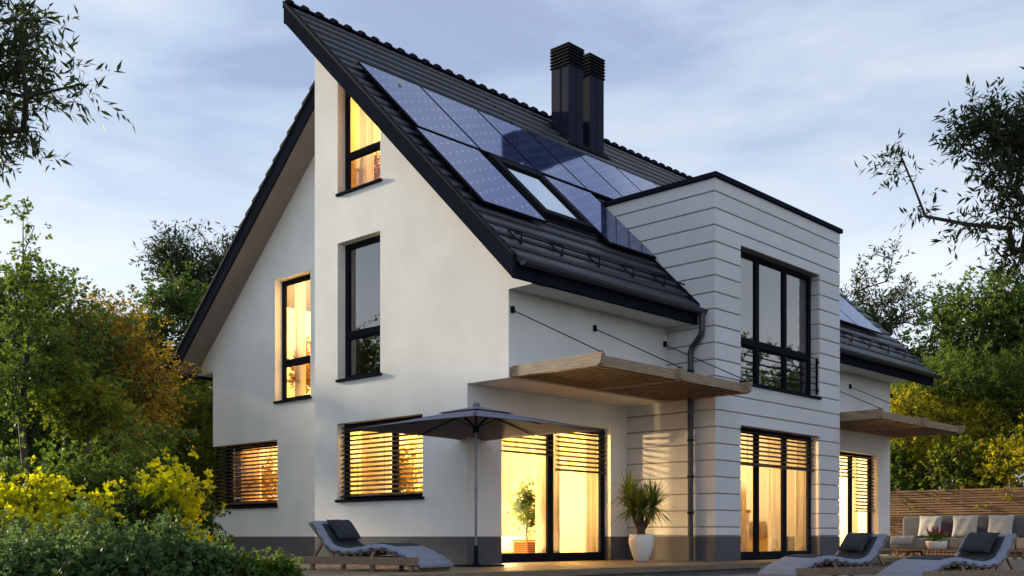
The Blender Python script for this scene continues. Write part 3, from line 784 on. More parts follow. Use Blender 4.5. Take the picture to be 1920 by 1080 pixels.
# ------------------------------------------------------------------ sun loungers (u: head -> feet, w: width)
def interp(tab, x):
    for (a, b), (c, d) in zip(tab, tab[1:]):
        if a <= x <= c: return b+(d-b)*(x-a)/(c-a)
    return tab[0][1] if x < tab[0][0] else tab[-1][1]
UND = [(.16,.60), (.26,.452), (.39,.282), (.51,.222), (.70,.197), (.96,.222), (1.15,.250), (1.30,.236), (1.46,.186), (1.62,.112), (1.78,.012)]
def smooth_path(tab, n):
    P = [Vector((a, 0, b)) for a, b in tab]; out = []
    for i in range(len(P)-1):
        p0, p1, p2, p3 = P[max(i-1,0)], P[i], P[i+1], P[min(i+2,len(P)-1)]
        for k in range(n):
            t = k/n
            out.append(.5*((2*p1)+(p2-p0)*t+(2*p0-5*p1+4*p2-p3)*t*t+(3*p1-p0-3*p2+p3)*t**3))
    out.append(P[-1]); return out
def pad(name, m, parent, path, y0, y1, off0, off1, tuft=0, rnd=.02, loose=0):
    "soft strip following a path; off0/off1 distances of its faces from the path"
    nrm = []
    for i, p in enumerate(path):
        d = (path[min(i+1,len(path)-1)]-path[max(i-1,0)]).normalized(); nrm.append(Vector((-d.z, 0, d.x)))
    L = [0]
    for a, b in zip(path, path[1:]): L.append(L[-1]+(b-a).length)
    cols = [y0, y0+rnd*.35, y0+rnd, y0+(y1-y0)*.3, (y0+y1)/2, y0+(y1-y0)*.7, y1-rnd, y1-rnd*.35, y1]
    shr = [.5, .16, 0, 0, 0, 0, 0, .16, .5]
    n = len(cols); v = []; f = []; th = off1-off0
    for i, p in enumerate(path):
        t = 0
        if tuft: ph = (L[i]/tuft) % 1; t = -.30*th*max(0, 1-abs(ph-.5)*9) if True else 0; t = -.16*th*math.exp(-((ph-.5)/.06)**2)
        e = .5*math.exp(-(L[i]/.015)) + .5*math.exp(-((L[-1]-L[i])/.015))
        for k, y in enumerate(cols):
            v.append(tuple(p+nrm[i]*(off0+th*(shr[k]+e*(1-2*shr[k])*.9)) + Vector((0,y,0))))
        for k, y in enumerate(cols):
            bulge = 0 if k in (0,8) else .002*math.sin(y*9+L[i]*7)
            v.append(tuple(p+nrm[i]*(off1-th*(shr[k]+e*(1-2*shr[k])*.9)+t*(1-shr[k])+bulge) + Vector((0,y,0))))
    for i in range(len(path)-1):
        a = i*2*n; b = (i+1)*2*n
        for k in range(n-1):
            f.append((a+k, a+k+1, b+k+1, b+k)); f.append((a+n+k, b+n+k, b+n+k+1, a+n+k+1))
        f.append((a, b, b+n, a+n)); f.append((a+n-1, a+2*n-1, b+2*n-1, b+n-1))
    for a in (0, (len(path)-1)*2*n):
        for k in range(n-1): f.append((a+k, a+n+k, a+n+k+1, a+k+1) if a == 0 else (a+k, a+k+1, a+n+k+1, a+n+k))
    return MB().add(v, f).build(name, m, parent, smooth=True)
def pillow_mesh(cx, w, h, t, n=12):
    "a square cushion in its own XZ plane, thickness along Y"
    v = []; f = []
    for sgn in (1, -1):
        for i in range(n+1):
            for j in range(n+1):
                a, b = i/n*2-1, j/n*2-1
                pin = 1-.07*(1-a*a)*(abs(b)**3)-.0; pin2 = 1-.07*(1-b*b)*(abs(a)**3)
                th = max(0, (1-a**4))*max(0, (1-b**4)); th = th**.5
                wr = .05*math.sin(a*7+b*3+cx)*(1-th*.3)*t
                v.append((a*w/2*pin2, sgn*(t/2*th)+wr, b*h/2*pin))
    m_ = (n+1)**2
    for i in range(n):
        for j in range(n):
            q = (i*(n+1)+j, (i+1)*(n+1)+j, (i+1)*(n+1)+j+1, i*(n+1)+j+1)
            f.append(q); f.append(tuple(m_+k for k in q[::-1]))
    return v, f
W = .75
def make_lounger(label, loc, rz, flip):
    # local: X runs from head to feet, Y away from the viewer side; flip mirrors X
    t = thing('sun_lounger', label, 'sun lounger', loc, 'sun loungers with grey mattresses'); PLOC[t.name] = (0,0,0)
    t.rotation_euler = (0,0,rz); t.scale = (1.05, 1, 1.03)
    sx = -1 if flip else 1
    def fin(o):
        if flip:
            me = o.data
            for v_ in me.vertices: v_.co.x *= -1
            me.flip_normals()
        return o
    for y in (0, W): fin(MB().box(0, 1.745, y, y+.032, .075, .175).build('side_rail', M['teak'], t, bevel=.004))
    fr = MB()
    for x in (.02, .60, 1.20, 1.70): fr.box(x, x+.04, .032, W, .085, .14)
    fin(fr.build('cross_bar', M['teak'], t))
    for y in (.034, W-.036):
        for x in (.14, 1.04, 1.60): fin(MB().box(x, x+.055, y, y+.034, 0, .083).build('leg', M['teak'], t))
        fin(MB().bar((.49,y+.017,.17), (.125,y+.017,.60), .03, .04, (0,1,0)).build('back_bar', M['teak'], t))
        fin(MB().bar((.335,y+.017,.37), (.20,y+.017,.175), .028, .035, (0,1,0)).build('strut', M['teak'], t))
        fin(MB().bar((1.06,y+.017,.17), (1.10,y+.017,.235), .04, .05, (0,1,0)).build('knee_post', M['teak'], t))
    path = smooth_path(UND, 6)
    s = MB(); acc = 0
    for a, b in zip(path, path[1:]):
        acc += (b-a).length
        if acc > .085:
            acc = 0; d = (b-a).normalized(); nn = Vector((-d.z,0,d.x)); c = (a+b)/2-nn*.012
            s.obox((c.x, W/2+.016, c.z), d, (0,1,0), nn, .022, W/2-.02, .009)
    fin(s.build('slat', M['teak'], t))
    m_ = fin(pad('mattress', M['mattress'], t, path, .0, W+.03, .002, .085, tuft=.17, rnd=.03))
    sub = [p for p in path if .20 < p.x < .93]
    c1 = fin(pad('seat_cover', M['navy'], t, sub, .10, W-.07, .083, .102, rnd=.01)); c1.parent = t
    sub = [p for p in path if .98 < p.x < 1.36]
    fin(pad('seat_cover', M['navy'], t, sub, .10, W-.07, .083, .097, rnd=.01))
    v, f = pillow_mesh(1, .50, .33, .10)
    d = Vector((.49-.13, 0, .17-.60)).normalized(); nn = Vector((-d.z,0,d.x)); ctr = Vector((.30, W/2+.01, .42))+nn*.155
    vv = [tuple(ctr+Vector((0,1,0))*p[0]-d*p[2]+nn*p[1]) for p in v]
    fin(MB().add(vv, f).build('head_cushion', M['navy'], t, smooth=True))
    return t
def place_cam(r, d, z): x, y = spot(r, d); return (x, y, z)
# rails seen from the eye: direction (across, away) of head->feet
def heading(ar, ad, flip):
    ax, ay = SN*ar+CS*ad, -CS*ar+SN*ad
    if flip: ax, ay = -ax, -ay
    return math.atan2(ay, ax)
make_lounger('teak lounger with grey mattress and dark cushion under the blinded window, left of the parasol', place_cam(-2.80, 13.9, 0.002), heading(.89, -.456, False), False)
make_lounger('grey mattressed teak lounger in front of the clad bay, left of the far right one', place_cam(5.51, 15.05, -.168), heading(-.90, -.43, True), True)
make_lounger('teak lounger with grey mattress at the far right edge, in front of the table', place_cam(6.72, 13.75, -.168), heading(-.90, -.43, True), True)

# ------------------------------------------------------------------ yucca in its pot
px_, py_ = 15.05, 11.10
pt = thing('yucca_pot', 'glossy white egg-shaped pot standing on the deck beside the downpipe', 'plant pot', (px_, py_, .0))
MB().lathe([(.105,.003),(.115,.012),(.165,.12),(.205,.24),(.222,.34),(.222,.41),(.212,.475),(.200,.480),(.196,.44),(.0,.43)], (px_, py_, 0), 40).build('pot', M['white_pot'], pt, smooth=True)
MB().lathe([(.19,.432),(.10,.447),(.0,.452)], (px_, py_, 0), 24).build('soil', M['soil'], pt)
yu = thing('yucca', 'spiky green yucca with three heads growing from the white pot beside the downpipe', 'plant', (px_, py_, .44))
rr = CS; tr = MB()
def sp(r, z, d=0):  # offset to the right seen from the eye
    return (px_+SN*r+CS*d, py_-CS*r+SN*d, z)
tr.tube([sp(0,.42), sp(-.01,.52), sp(-.01,.60), sp(.0,.68)], [.085,.078,.085,.06], 10)
heads = []
for pts, rs in (([sp(-.02,.58), sp(-.10,.70), sp(-.15,.82), sp(-.16,.93,.05)], [.05,.04,.03,.025]), ([sp(.03,.60), sp(.12,.74), sp(.17,.86), sp(.19,.96,-.06)], [.058,.046,.034,.027]), ([sp(0,.64,.04), sp(.02,.78,.07), sp(.03,.93,.1)], [.045,.034,.026]), ([sp(-.03,.62,-.03), sp(-.05,.78,-.08), sp(-.04,.92,-.1)], [.04,.03,.024]), ([sp(-.17,.86,.04), sp(-.21,1.0,.1), sp(-.22,1.16,.1)], [.028,.022,.02])):
    tr.tube(pts, rs, 8); heads.append(pts[-1])
tr.build('trunk', M['yucca_bark'], yu, smooth=True)
rng = np.random.default_rng(3)
for hi, hc in enumerate(heads):
    mb = MB(); n = [150, 200, 140, 120, 120][hi]
    for i in range(n):
        az = rng.uniform(0, 2*math.pi); el = math.radians(rng.uniform(-35, 82)); l = rng.uniform(.36, .60)*(1 if hi < 2 else .9); wd = rng.uniform(.010, .016)
        d = Vector((math.cos(az)*math.cos(el), math.sin(az)*math.cos(el), math.sin(el))); side = d.cross(Vector((0,0,1))).normalized(); p = Vector(hc)+d*.01; b = len(mb.v)
        ns = 5; dr = rng.uniform(.2, .75)
        for k in range(ns+1):
            t = k/ns; w = wd*(1-t**2.2)+.0008
            mb.v.append(tuple(p-side*w)); mb.v.append(tuple(p+side*w)); d2 = (d+Vector((0,0,-dr*t*t*1.6))).normalized(); p = p+d2*l/ns
        for k in range(ns): mb.f.append((b+2*k, b+2*k+1, b+2*k+3, b+2*k+2))
    mb.build('leaf_head', M['leaf_yucca'], yu, smooth=True)

# ------------------------------------------------------------------ lounge corner: fence, sofa, table
def fence(x0, y0, x1, y1, z0, z1, label, m, posts, mp):
    f = thing('slatted_fence', label, 'fence', (x0, y0, z0), 'wooden slatted garden fences')
    mb = MB(); z = z0+.05; a = Vector((x0,y0,0)); b = Vector((x1,y1,0)); L = (b-a).length; rs = random.Random(int(x0*10))
    while z < z1-.03:
        mb.bar((x0,y0,z+rs.uniform(-.004,.004)), (x1,y1,z+rs.uniform(-.004,.004)), .02, .046); z += .068
    mb.build('slat_panel', m, f)
    nx = (b-a).normalized(); q = Vector((-nx.y, nx.x, 0))
    for k in range(posts+1):
        p = a+(b-a)*k/posts+q*.045*(-1 if mp else 1)
        MB().box(p.x-.035, p.x+.035, p.y-.035, p.y+.035, z0, z1+.0).build('post', m, f)
    return f
fence(28.5, 2.0, 28.5, 14.0, -.28, 1.77, 'brown slatted wood fence behind the sofa right of the house', M['fence_wood'], 7, True)
fence(9.0, 24.0, 24.0, 24.0, -.28, 1.98, 'brown slatted fence seen behind the bushes left of the corner window', M['fence_wood_x'], 8, False)

sfx = 27.35
sf = thing('outdoor_sofa', 'long grey outdoor sofa with beige seat pads along the slatted fence', 'sofa', (sfx, 8.0, -.06))
def soft_box(name, m, par, x0, x1, y0, y1, z0, z1, r=.05, seed=0):
    o = MB().box(x0, x1, y0, y1, z0, z1).build(name, m, par, smooth=True)
    bv = o.modifiers.new('bevel', 'BEVEL'); bv.width = r; bv.segments = 4
    return o
ys = [11.9, 10.3, 8.7, 7.1, 5.5]
bsm = MB(); bsm.box(26.95, 28.2, 5.45, 11.95, .07, .125)
for y in np.arange(5.5, 11.9, .1): bsm.box(26.97, 27.0, y, y+.02, -.05, .07)
for y in (5.55, 7.6, 9.7, 11.85):
    bsm.box(27.0, 27.06, y-.03, y+.03, -.06, .07); bsm.box(28.1, 28.16, y-.03, y+.03, -.06, .07)
bsm.build('base_frame', M['teak'], sf)
for i in range(4):
    a, b = ys[i+1], ys[i]
    soft_box('seat_cushion', M['seat'], sf, 26.93, 27.95, a+.012, b-.012, .128, .41, .05)
    o = soft_box('back_cushion', M['sofa'], sf, 27.85, 28.12, a+.012, b-.012, .40, .98, .08)
pls = [(11.05, -.30, 'cream scatter cushion leaning on the sofa behind the flower bowl, leftmost of three'), (10.15, .1, 'cream scatter cushion in the middle of the three on the sofa'), (9.28, -.12, 'cream scatter cushion just above the far right lounger, rightmost of three')]
for y, tw, lb in pls:
    v, f = pillow_mesh(y, .64, .58, .22, 14)
    o = thing('scatter_cushion', lb, 'cushion', (27.64, y, .70), 'cream cushions on the outdoor sofa'); PLOC[o.name] = (0,0,0)
    o.rotation_euler = (R(0), R(0), R(90)+tw*.5)
    v = [(p[0], p[1]-p[2]*.22, p[2]) for p in v]
    MB().add(v, f).build('cover', M['cream'], o, smooth=True)
# throw
th = MB(); v = []; f = []; nx_, ny_ = 16, 12
for i in range(nx_+1):
    for j in range(ny_+1):
        s_, t_ = i/nx_, j/ny_
        L_ = s_*1.0
        x = 27.75-min(L_, .86)*1.0; z = .424 if L_ < .80 else .424-(L_-.80)*1.0
        x = max(x, 26.905)
        v.append((x, 11.22+t_*.60+.03*math.sin(s_*6), z+.012*math.sin(t_*15+s_*4)+.012))
for i in range(nx_):
    for j in range(ny_): f.append((i*(ny_+1)+j, (i+1)*(ny_+1)+j, (i+1)*(ny_+1)+j+1, i*(ny_+1)+j+1))
thr = th.add(v, f).build('throw_blanket', M['cream'], smooth=True); so = thr.modifiers.new('thickness', 'SOLIDIFY'); so.thickness = .012
tag(thr, 'cream throw laid over the left end of the sofa seat', 'blanket')
# table
tx, tb = 24.15, thing('garden_table', 'low wooden garden table with splayed legs in front of the sofa', 'table', (24.15, 8.9, -.06))
ttop = MB()
for k in range(5): ttop.box(tx-.36+k*.145, tx-.36+k*.145+.138, 7.5, 10.75, .118, .152)
ttop.build('table_top', M['teak'], tb)
for y in (7.95, 10.1):
    for sy in (-1, 1):
        for sx_ in (-1, 1):
            MB().bar((tx+sx_*.22, y+sy*.10, .118), (tx+sx_*.27, y+sy*.26, -.06), .06, .05).build('leg', M['teak'], tb)
    MB().box(tx-.30, tx+.30, y-.16, y+.16, .085, .117).build('cross_bar', M['teak'], tb)
fx, fy = 24.15, 9.50
bw = thing('flower_bowl', 'round white bowl standing on the low wooden garden table', 'bowl', (fx, fy, .152))
MB().lathe([(.16,.154),(.20,.165),(.235,.30),(.232,.335),(.215,.335),(.205,.30),(.0,.29)], (fx, fy, 0), 32).build('bowl', M['white_pot'], bw, smooth=True)
fl_ = thing('flower_plant', 'magenta plume flowers with green leaves in the white bowl on the table', 'flowers', (fx, fy, .44))
mbl = MB(); mbf = MB(); mst = MB()
def add_leaf(mb, p, d, l, w, fold=.3):
    d = d.normalized(); s = d.cross(Vector((0,0,1)))
    s = s.normalized() if s.length > 1e-3 else Vector((1,0,0)); u = s.cross(d)
    mb.add([p, p+d*l*.45+s*w+u*w*fold, p+d*l, p+d*l*.45-s*w+u*w*fold], [(0,1,2,3)])
for i in range(260):
    a = rng.uniform(0, 6.28); rr_ = rng.uniform(0, .24); p = Vector((fx+rr_*math.cos(a), fy+rr_*math.sin(a), rng.uniform(.30, .50)))
    add_leaf(mbl, p, Vector((math.cos(a)*.8, math.sin(a)*.8, rng.uniform(.1, 1))), rng.uniform(.06, .11), .022)
for i in range(11):
    a = i*2.4; rr_ = .05+.016*i; b0 = Vector((fx+rr_*math.cos(a), fy+rr_*math.sin(a), .38)); tip = b0+Vector((math.cos(a)*rr_*.5, math.sin(a)*rr_*.5, rng.uniform(.22, .36)))
    mst.tube([b0, tip], .004, 5)
    for k in range(60):
        t = rng.uniform(.35, 1); p = b0+(tip-b0)*t; q = Vector((rng.normal(), rng.normal(), rng.uniform(0, 1.2))); add_leaf(mbf, p, q, .055*(1.25-t)+.012, .012)
mbl.build('foliage', M['leaf_green'], fl_); mbf.build('blossom', M['petal'], fl_); mst.build('stem', M['leaf_green'], fl_)

# ------------------------------------------------------------------ vegetation
def tree(name, label, cat, base, height, ells, ncl, per, ll, lw, lm, seed, trunk_r=.10, lean=(0,0), droop=.25, spread=.5, twl=.35, stems=None, bark='bark', trunk_top=None, group=None, upw=.35, hollow=.0, open_=1.0, cloud=.5):
    rg = np.random.default_rng(seed); base = np.array(base, float)
    w = np.array([e[3]*e[4]*e[5] for e in ells]); w = w/w.sum()
    C = []
    while len(C) < ncl:
        e = ells[rg.choice(len(ells), p=w)]; d = rg.normal(size=3); d /= np.linalg.norm(d); r = rg.uniform(hollow, 1)**(1/2.6)*(1+.12*rg.normal())
        C.append(np.array(e[:3])+d*r*np.array(e[3:6]))
    C = np.array(C); C[:,2] = np.maximum(C[:,2], base[2]+.08)
    # skeleton
    tt = trunk_top if trunk_top is not None else base+np.array([lean[0], lean[1], height*.72])
    tt = np.array(tt, float); nseg = 9
    nodes = [base+(tt-base)*k/nseg+np.array([.04*math.sin(k*1.3+seed), .04*math.cos(k*1.7+seed), 0])*(height/6)*(k > 0) for k in range(nseg+1)]
    par = [-1]+list(range(nseg)); 
    order = np.argsort(np.linalg.norm(C-tt*np.array([1,1,.6]), axis=1))
    order = np.argsort(np.array([np.min([np.linalg.norm(c-n) for n in nodes[2:]]) for c in C]))
    tips = []
    cap_ = 2600
    A = np.array(nodes)
    for ci in order:
        c = C[ci]; A_ = np.array(nodes)
        dv = c-A_; dist = np.linalg.norm(dv, axis=1); pen = dist+np.maximum(0, -dv[:,2])*1.2; pen[:2] += 5
        j = int(np.argmin(pen)); a = nodes[j]; L_ = dist[j]; ns = max(1, int(L_/.45)); prev = j
        for k in range(1, ns+1):
            t = k/ns; p = a+(c-a)*t+rg.normal(size=3)*.05*L_*(k < ns); p[2] += .12*L_*math.sin(math.pi*t)*upw
            nodes.append(p); par.append(prev); prev = len(nodes)-1
        tips.append(prev)
    nn = len(nodes); cnt = np.zeros(nn)
    for t in tips: cnt[t] += 1
    for i in range(nn-1, 0, -1): cnt[par[i]] += cnt[i]
    rad = trunk_r*np.sqrt(np.maximum(cnt, .6)/max(cnt[0], 1)); rad = np.maximum(rad, .0045)
    # taper on the trunk even where few branches leave
    V = []; F = []
    P = np.array(nodes)
    for i in range(1, nn):
        a, b = P[par[i]], P[i]; d = b-a; l = np.linalg.norm(d)
        if l < 1e-5: continue
        d = d/l; ref = np.array([0,0,1.]) if abs(d[2]) < .9 else np.array([1.,0,0]); s = np.cross(d, ref); s /= np.linalg.norm(s); u = np.cross(d, s)
        n = 7 if rad[i] > .03 else 4; b0 = len(V); r0 = min(rad[par[i]], rad[i]*1.35) if par[i] > nseg or i > nseg else rad[par[i]]; r1 = rad[i]
        for (pp, rr_) in ((a, r0), (b+d*r1*.3, r1)):
            for k in range(n):
                an = 2*math.pi*k/n; V.append(pp+(s*math.cos(an)+u*math.sin(an))*rr_)
        for k in range(n): F.append((b0+k, b0+(k+1) % n, b0+n+(k+1) % n, b0+n+k))
    # leaves on short twigs around each tip
    T = P[tips]; m = len(T)
    ctr = np.array([np.average([e[:3] for e in ells], axis=0, weights=w)])[0]
    ntw = max(2, int(per/7))
    tc = np.repeat(T, ntw, axis=0)
    out = tc-np.array([ctr[0], ctr[1], ctr[2]-.4]); out /= (np.linalg.norm(out, axis=1, keepdims=True)+1e-6)
    td = out*.55+rg.normal(size=tc.shape)*spread; td[:,2] += upw*.6; td /= np.linalg.norm(td, axis=1, keepdims=True)
    tl = twl*rg.uniform(.5, 1.25, size=(len(tc),1))
    st = tc+rg.normal(size=tc.shape)*twl*cloud*np.array([1,1,.7])
    lp = 7; t = np.linspace(.15, 1, lp); 
    pos = st[:,None,:]+td[:,None,:]*tl[:,None,:]*t[None,:,None]; pos[:,:,2] -= droop*(tl*t[None,:]**2)
    pos = pos.reshape(-1,3); dd = np.repeat(td, lp, axis=0)
    sd = np.cross(dd, rg.normal(size=dd.shape)); sd /= (np.linalg.norm(sd, axis=1, keepdims=True)+1e-6)
    ld = dd*.6+sd*.8; ld[:,2] -= droop*.9; ld /= np.linalg.norm(ld, axis=1, keepdims=True)
    sg = np.cross(ld, rg.normal(size=ld.shape)*.8+np.array([0,0,1.])); sg /= (np.linalg.norm(sg, axis=1, keepdims=True)+1e-6)
    up = np.cross(sg, ld); k = rg.uniform(.65, 1.25, size=(len(pos),1)); l = ll*k; w_ = lw*k
    a = pos; b = pos+ld*l*.42+sg*w_+up*w_*.25; c = pos+ld*l-up*l*.06; d = pos+ld*l*.42-sg*w_+up*w_*.25
    LV = np.stack([a, b, c, d], axis=1).reshape(-1, 3)
    # thin twigs as slim triangles prisms
    e = tc; o_ = 0
    if twl > .15:
        s = np.cross(td, np.array([.3,.2,1.])); s /= (np.linalg.norm(s, axis=1, keepdims=True)+1e-6); tw_ = .0035
        end = st+td*tl; end[:,2] -= droop*tl[:,0]
        TV = np.stack([tc+s*tw_, tc-s*tw_, end], axis=1).reshape(-1,3); s2 = np.cross(td, s)
        TV2 = np.stack([tc+s2*tw_, tc-s2*tw_, end], axis=1).reshape(-1,3)
        b0 = len(V); V = np.vstack([np.array(V), TV, TV2]); F += [(b0+3*i, b0+3*i+1, b0+3*i+2) for i in range(2*len(tc))]
    root = thing(name, label, cat, tuple(base), group)
    V = np.array(V)-base
    me = bpy.data.meshes.new('trunk'); me.from_pydata(V.tolist(), [], F); me.materials.append(M[bark]); o = bpy.data.objects.new('trunk', me); COL.objects.link(o); o.parent = root
    LV = LV-base; nl = len(LV)//4
    me = bpy.data.meshes.new('crown'); me.vertices.add(len(LV)); me.vertices.foreach_set('co', LV.ravel())
    me.loops.add(nl*4); me.loops.foreach_set('vertex_index', np.arange(nl*4)); me.polygons.add(nl); me.polygons.foreach_set('loop_start', np.arange(nl)*4)
    try: me.polygons.foreach_set('loop_total', np.full(nl, 4))
    except Exception: pass
    me.update(); me.validate(); me.materials.append(M[lm]); o = bpy.data.objects.new('crown', me); COL.objects.link(o); o.parent = root
    return root
def E(r, d, z, a, b=None, c=None):
    x, y = spot(r, d); return (x, y, z, a, b or a, c or a)
def B(r, d, z=-.3): x, y = spot(r, d); return (x, y, z)
def TP(r, d, z): x, y = spot(r, d); return (x, y, z)
G1 = 'trees behind the garden'
# left side
tree('bamboo_tree', 'dark narrow-leaved tree reaching into the top left corner of the sky', 'tree', B(-8.3, 12.5), 6.5,
     [E(-6.6,12,5.2,.95,.95,1.1), E(-5.9,12,5.9,.9,.9,.8), E(-5.5,12,5.2,.45,.45,.25), E(-5.05,12,5.50,.32,.32,.14), E(-6.5,12,3.9,.35,.35,.45)], 92, 75, .15, .018, 'leaf_dark', 11, trunk_r=.14, trunk_top=TP(-7.2,12.3,5.4), droop=.12, spread=.7, twl=.34, group=None, cloud=.45)
tree('young_maple', 'slender young tree with round green leaves, thin straight trunk at the far left', 'tree', B(-7.85, 17), 6.3,
     [E(-7.8,17,5.4,.20,.20,.55), E(-7.7,17,4.4,.50,.50,.6), E(-7.9,17,3.2,.9,.9,.8), E(-7.3,17,4.6,.28,.28,.3)], 105, 60, .075, .030, 'leaf_green', 12, trunk_r=.06, trunk_top=TP(-7.85,17,5.6), droop=.3, spread=.6, twl=.25)
tree('broadleaf_tree', 'dense dark green leafy tree filling the left edge behind the slender young tree', 'tree', B(-9.4, 20.5), 6.0,
     [E(-9.2,20.5,3.6,1.5,1.5,1.9), E(-8.6,20.5,2.4,1.3,1.3,1.3), E(-10.2,20.5,4.6,1.2,1.2,1.0)], 300, 110, .085, .034, 'leaf_deep', 13, trunk_r=.13, spread=.7, twl=.35, cloud=.8, hollow=.25)
tree('rust_tree', 'rust brown leafed tree between the green trees left of the house', 'tree', B(-8.2, 22), 5.6,
     [E(-8.5,22,4.5,.85,.85,.8), E(-8.0,22,3.6,.95,.95,.95), E(-8.6,22,2.9,.9,.9,.6)], 190, 110, .075, .022, 'leaf_rust', 14, trunk_r=.09, spread=.7, twl=.3, cloud=.8)
tree('lime_tree', 'small yellow green tree with a thin dark trunk in front of the rust tree', 'tree', B(-7.05, 17.5), 3.4,
     [E(-7.1,17.5,2.55,.55,.55,.38), E(-6.6,17.5,2.4,.4,.4,.25), E(-7.4,17.5,3.1,.35,.35,.3)], 80, 70, .075, .026, 'leaf_lime', 15, trunk_r=.045, spread=.7, twl=.22, cloud=.7)
tree('lime_broadleaf_tree', 'tall light green tree behind the rust tree, its top against the sky at left', 'tree', B(-12.2, 29), 7.4,
     [E(-11.6,29,5.0,1.6,1.6,1.7), E(-12.8,29,5.6,1.4,1.4,1.3), E(-11.9,29,3,1.7,1.7,1.5)], 220, 90, .10, .036, 'leaf_lime', 16, trunk_r=.15, spread=.7, twl=.4, cloud=.8, hollow=.2)
tree('broadleaf_tree', 'large deep green tree rising just left of the sloping roof edge', 'tree', B(-9.4, 28), 8.0,
     [E(-8.9,28,5.3,1.3,1.3,1.6), E(-9.8,28,4.2,1.3,1.3,1.6), E(-8.6,28,6.4,.9,.9,.8), E(-10.4,28,5.9,.55,.55,.4), E(-8.8,28,3.2,1.6,1.6,1.5)], 330, 100, .11, .042, 'leaf_deep', 17, trunk_r=.16, spread=.7, twl=.38, cloud=.8, hollow=.2)
tree('bamboo_tree', 'sparse olive tree with bare twigs showing above the trees left of the roof', 'tree', B(-9.2, 31), 10,
     [E(-9.7,31,8.2,1.0,1.0,1.1), E(-8.8,31,8.0,1.2,1.2,.8), E(-8.6,31,7.4,1.2,1.2,.8), E(-10.4,31,9.0,.4,.4,.6), E(-8.0,31,8.9,.5,.5,.4)], 130, 70, .17, .026, 'leaf_dark', 18, trunk_r=.14, spread=.6, twl=.5, trunk_top=TP(-9.1,31,7), droop=.05, cloud=.35, upw=.6)
tree('willow_bush', 'yellowish narrow-leaved bush beside the lower left wall of the house', 'shrub', B(-8.0, 26), 5,
     [E(-7.6,26,3.3,.95,.95,1.0), E(-8.4,26,2.6,1.0,1.0,1.2), E(-7.4,26,1.8,.8,.8,1.1)], 230, 100, .13, .012, 'leaf_lime', 19, trunk_r=.08, spread=.8, twl=.32, cloud=.8, droop=.2)
# mass of dark trees far behind at the left
tree('broadleaf_tree', 'dark tree far back between the rust tree and the tall light green tree', 'tree', B(-15.0, 36), 7.5, [E(-14.6,36,4,2.6,2.6,3), E(-11.5,36,3.2,2.6,2.6,2.8)], 300, 80, .15, .06, 'leaf_deep', 20, trunk_r=.2, spread=.8, twl=.6, cloud=.9)
# hedge plants in front, left
for i, (r, d, zt, w_, mtl, lb) in enumerate((
    (-7.4, 14.8, 1.55, .70, 'leaf_green', 'ivy green hedge shrub at the far left edge below the young tree'),
    (-6.45, 13.6, 1.10, .42, 'leaf_sun_painted', 'hedge shrub with yellow sunlight painted into its leaves, leftmost of three'),
    (-6.30, 15.2, 1.50, .50, 'leaf_green', 'tall green shrub between the far left ivy shrub and the middle of the hedge'),
    (-5.70, 13.5, 1.00, .46, 'leaf_sun_painted', 'hedge shrub with yellow sunlight painted into its leaves, middle of three'),
    (-5.50, 15.6, 1.80, .48, 'leaf_green', 'tallest green shrub of the hedge, rising behind the sun-painted shrubs'),
    (-4.85, 14.6, 1.42, .36, 'leaf_sun_painted', 'green hedge shrub nearest the house with yellow sunlight painted into its leaves'),
    (-5.20, 14.3, 1.05, .34, 'leaf_deep', 'dark green shrub filling the gap between two sun-painted hedge shrubs'),
    (-5.25, 16.6, 1.15, .42, 'leaf_deep', 'dark green shrub between the sun-painted hedge and the house wall'))):
    x, y = spot(r, d)
    tree('hedge_shrub', lb, 'shrub', (x, y, -.3), zt+.3, [(x, y, zt*.35, w_*.9, w_*.9, zt*.45), (x, y, .1, w_*1.1, w_*1.1, .4)]+[(x+w_*.75*math.cos(q*2.4+i), y+w_*.75*math.sin(q*2.4+i), zt*(.62+.09*(q*7 % 4)), w_*.22, w_*.22, zt*.26) for q in range(6)], 170, 70, .075, .030, mtl, 30+i, trunk_r=.035, spread=.8, twl=.2, cloud=.8, hollow=.35, group='hedge shrubs along the left side')
for i, (r, d, zt, w_, lb) in enumerate((
    (-4.15, 9.4, .50, .52, 'dense blue green bush in the lower left corner'),
    (-3.40, 9.2, .60, .46, 'dense blue green bush in front of the sun-painted hedge shrubs'),
    (-2.92, 9.5, .40, .27, 'blue green bush beside the house plinth, right of its two neighbours'),
    (-4.7, 10.4, .50, .5, 'grey green bush low at the left edge behind the front bushes'))):
    x, y = spot(r, d)
    tree('garden_bush', lb, 'bush', (x, y, -.3), zt+.3, [(x, y, zt*.2, w_, w_, zt*.5), (x, y, .0, w_*1.15, w_*1.15, .3)]+[(x+w_*.8*math.cos(q*2.4+i), y+w_*.8*math.sin(q*2.4+i), zt*(.45+.13*(q*5 % 4)), w_*.28, w_*.28, zt*.26) for q in range(7)], 260, 80, .048, .018, 'leaf_bluegreen', 50+i, trunk_r=.03, spread=.9, twl=.13, cloud=.8, hollow=.4, group='low bushes in the front left')
for i, (r, d, zt, w_, lb) in enumerate(((-2.45, 9.6, .20, .18, 'small bright green bush in front of the lounger, the left one of the pair'), (-2.18, 9.8, .17, .13, 'smaller bright green bush just left of the lounger'))):
    x, y = spot(r, d)
    tree('small_bush', lb, 'bush', (x, y, -.3), zt+.3, [(x, y, .02, w_, w_, zt)], 110, 60, .035, .014, 'leaf_green', 60+i, trunk_r=.02, spread=.8, twl=.09, cloud=.8, hollow=.3, group='small bushes before the lounger')
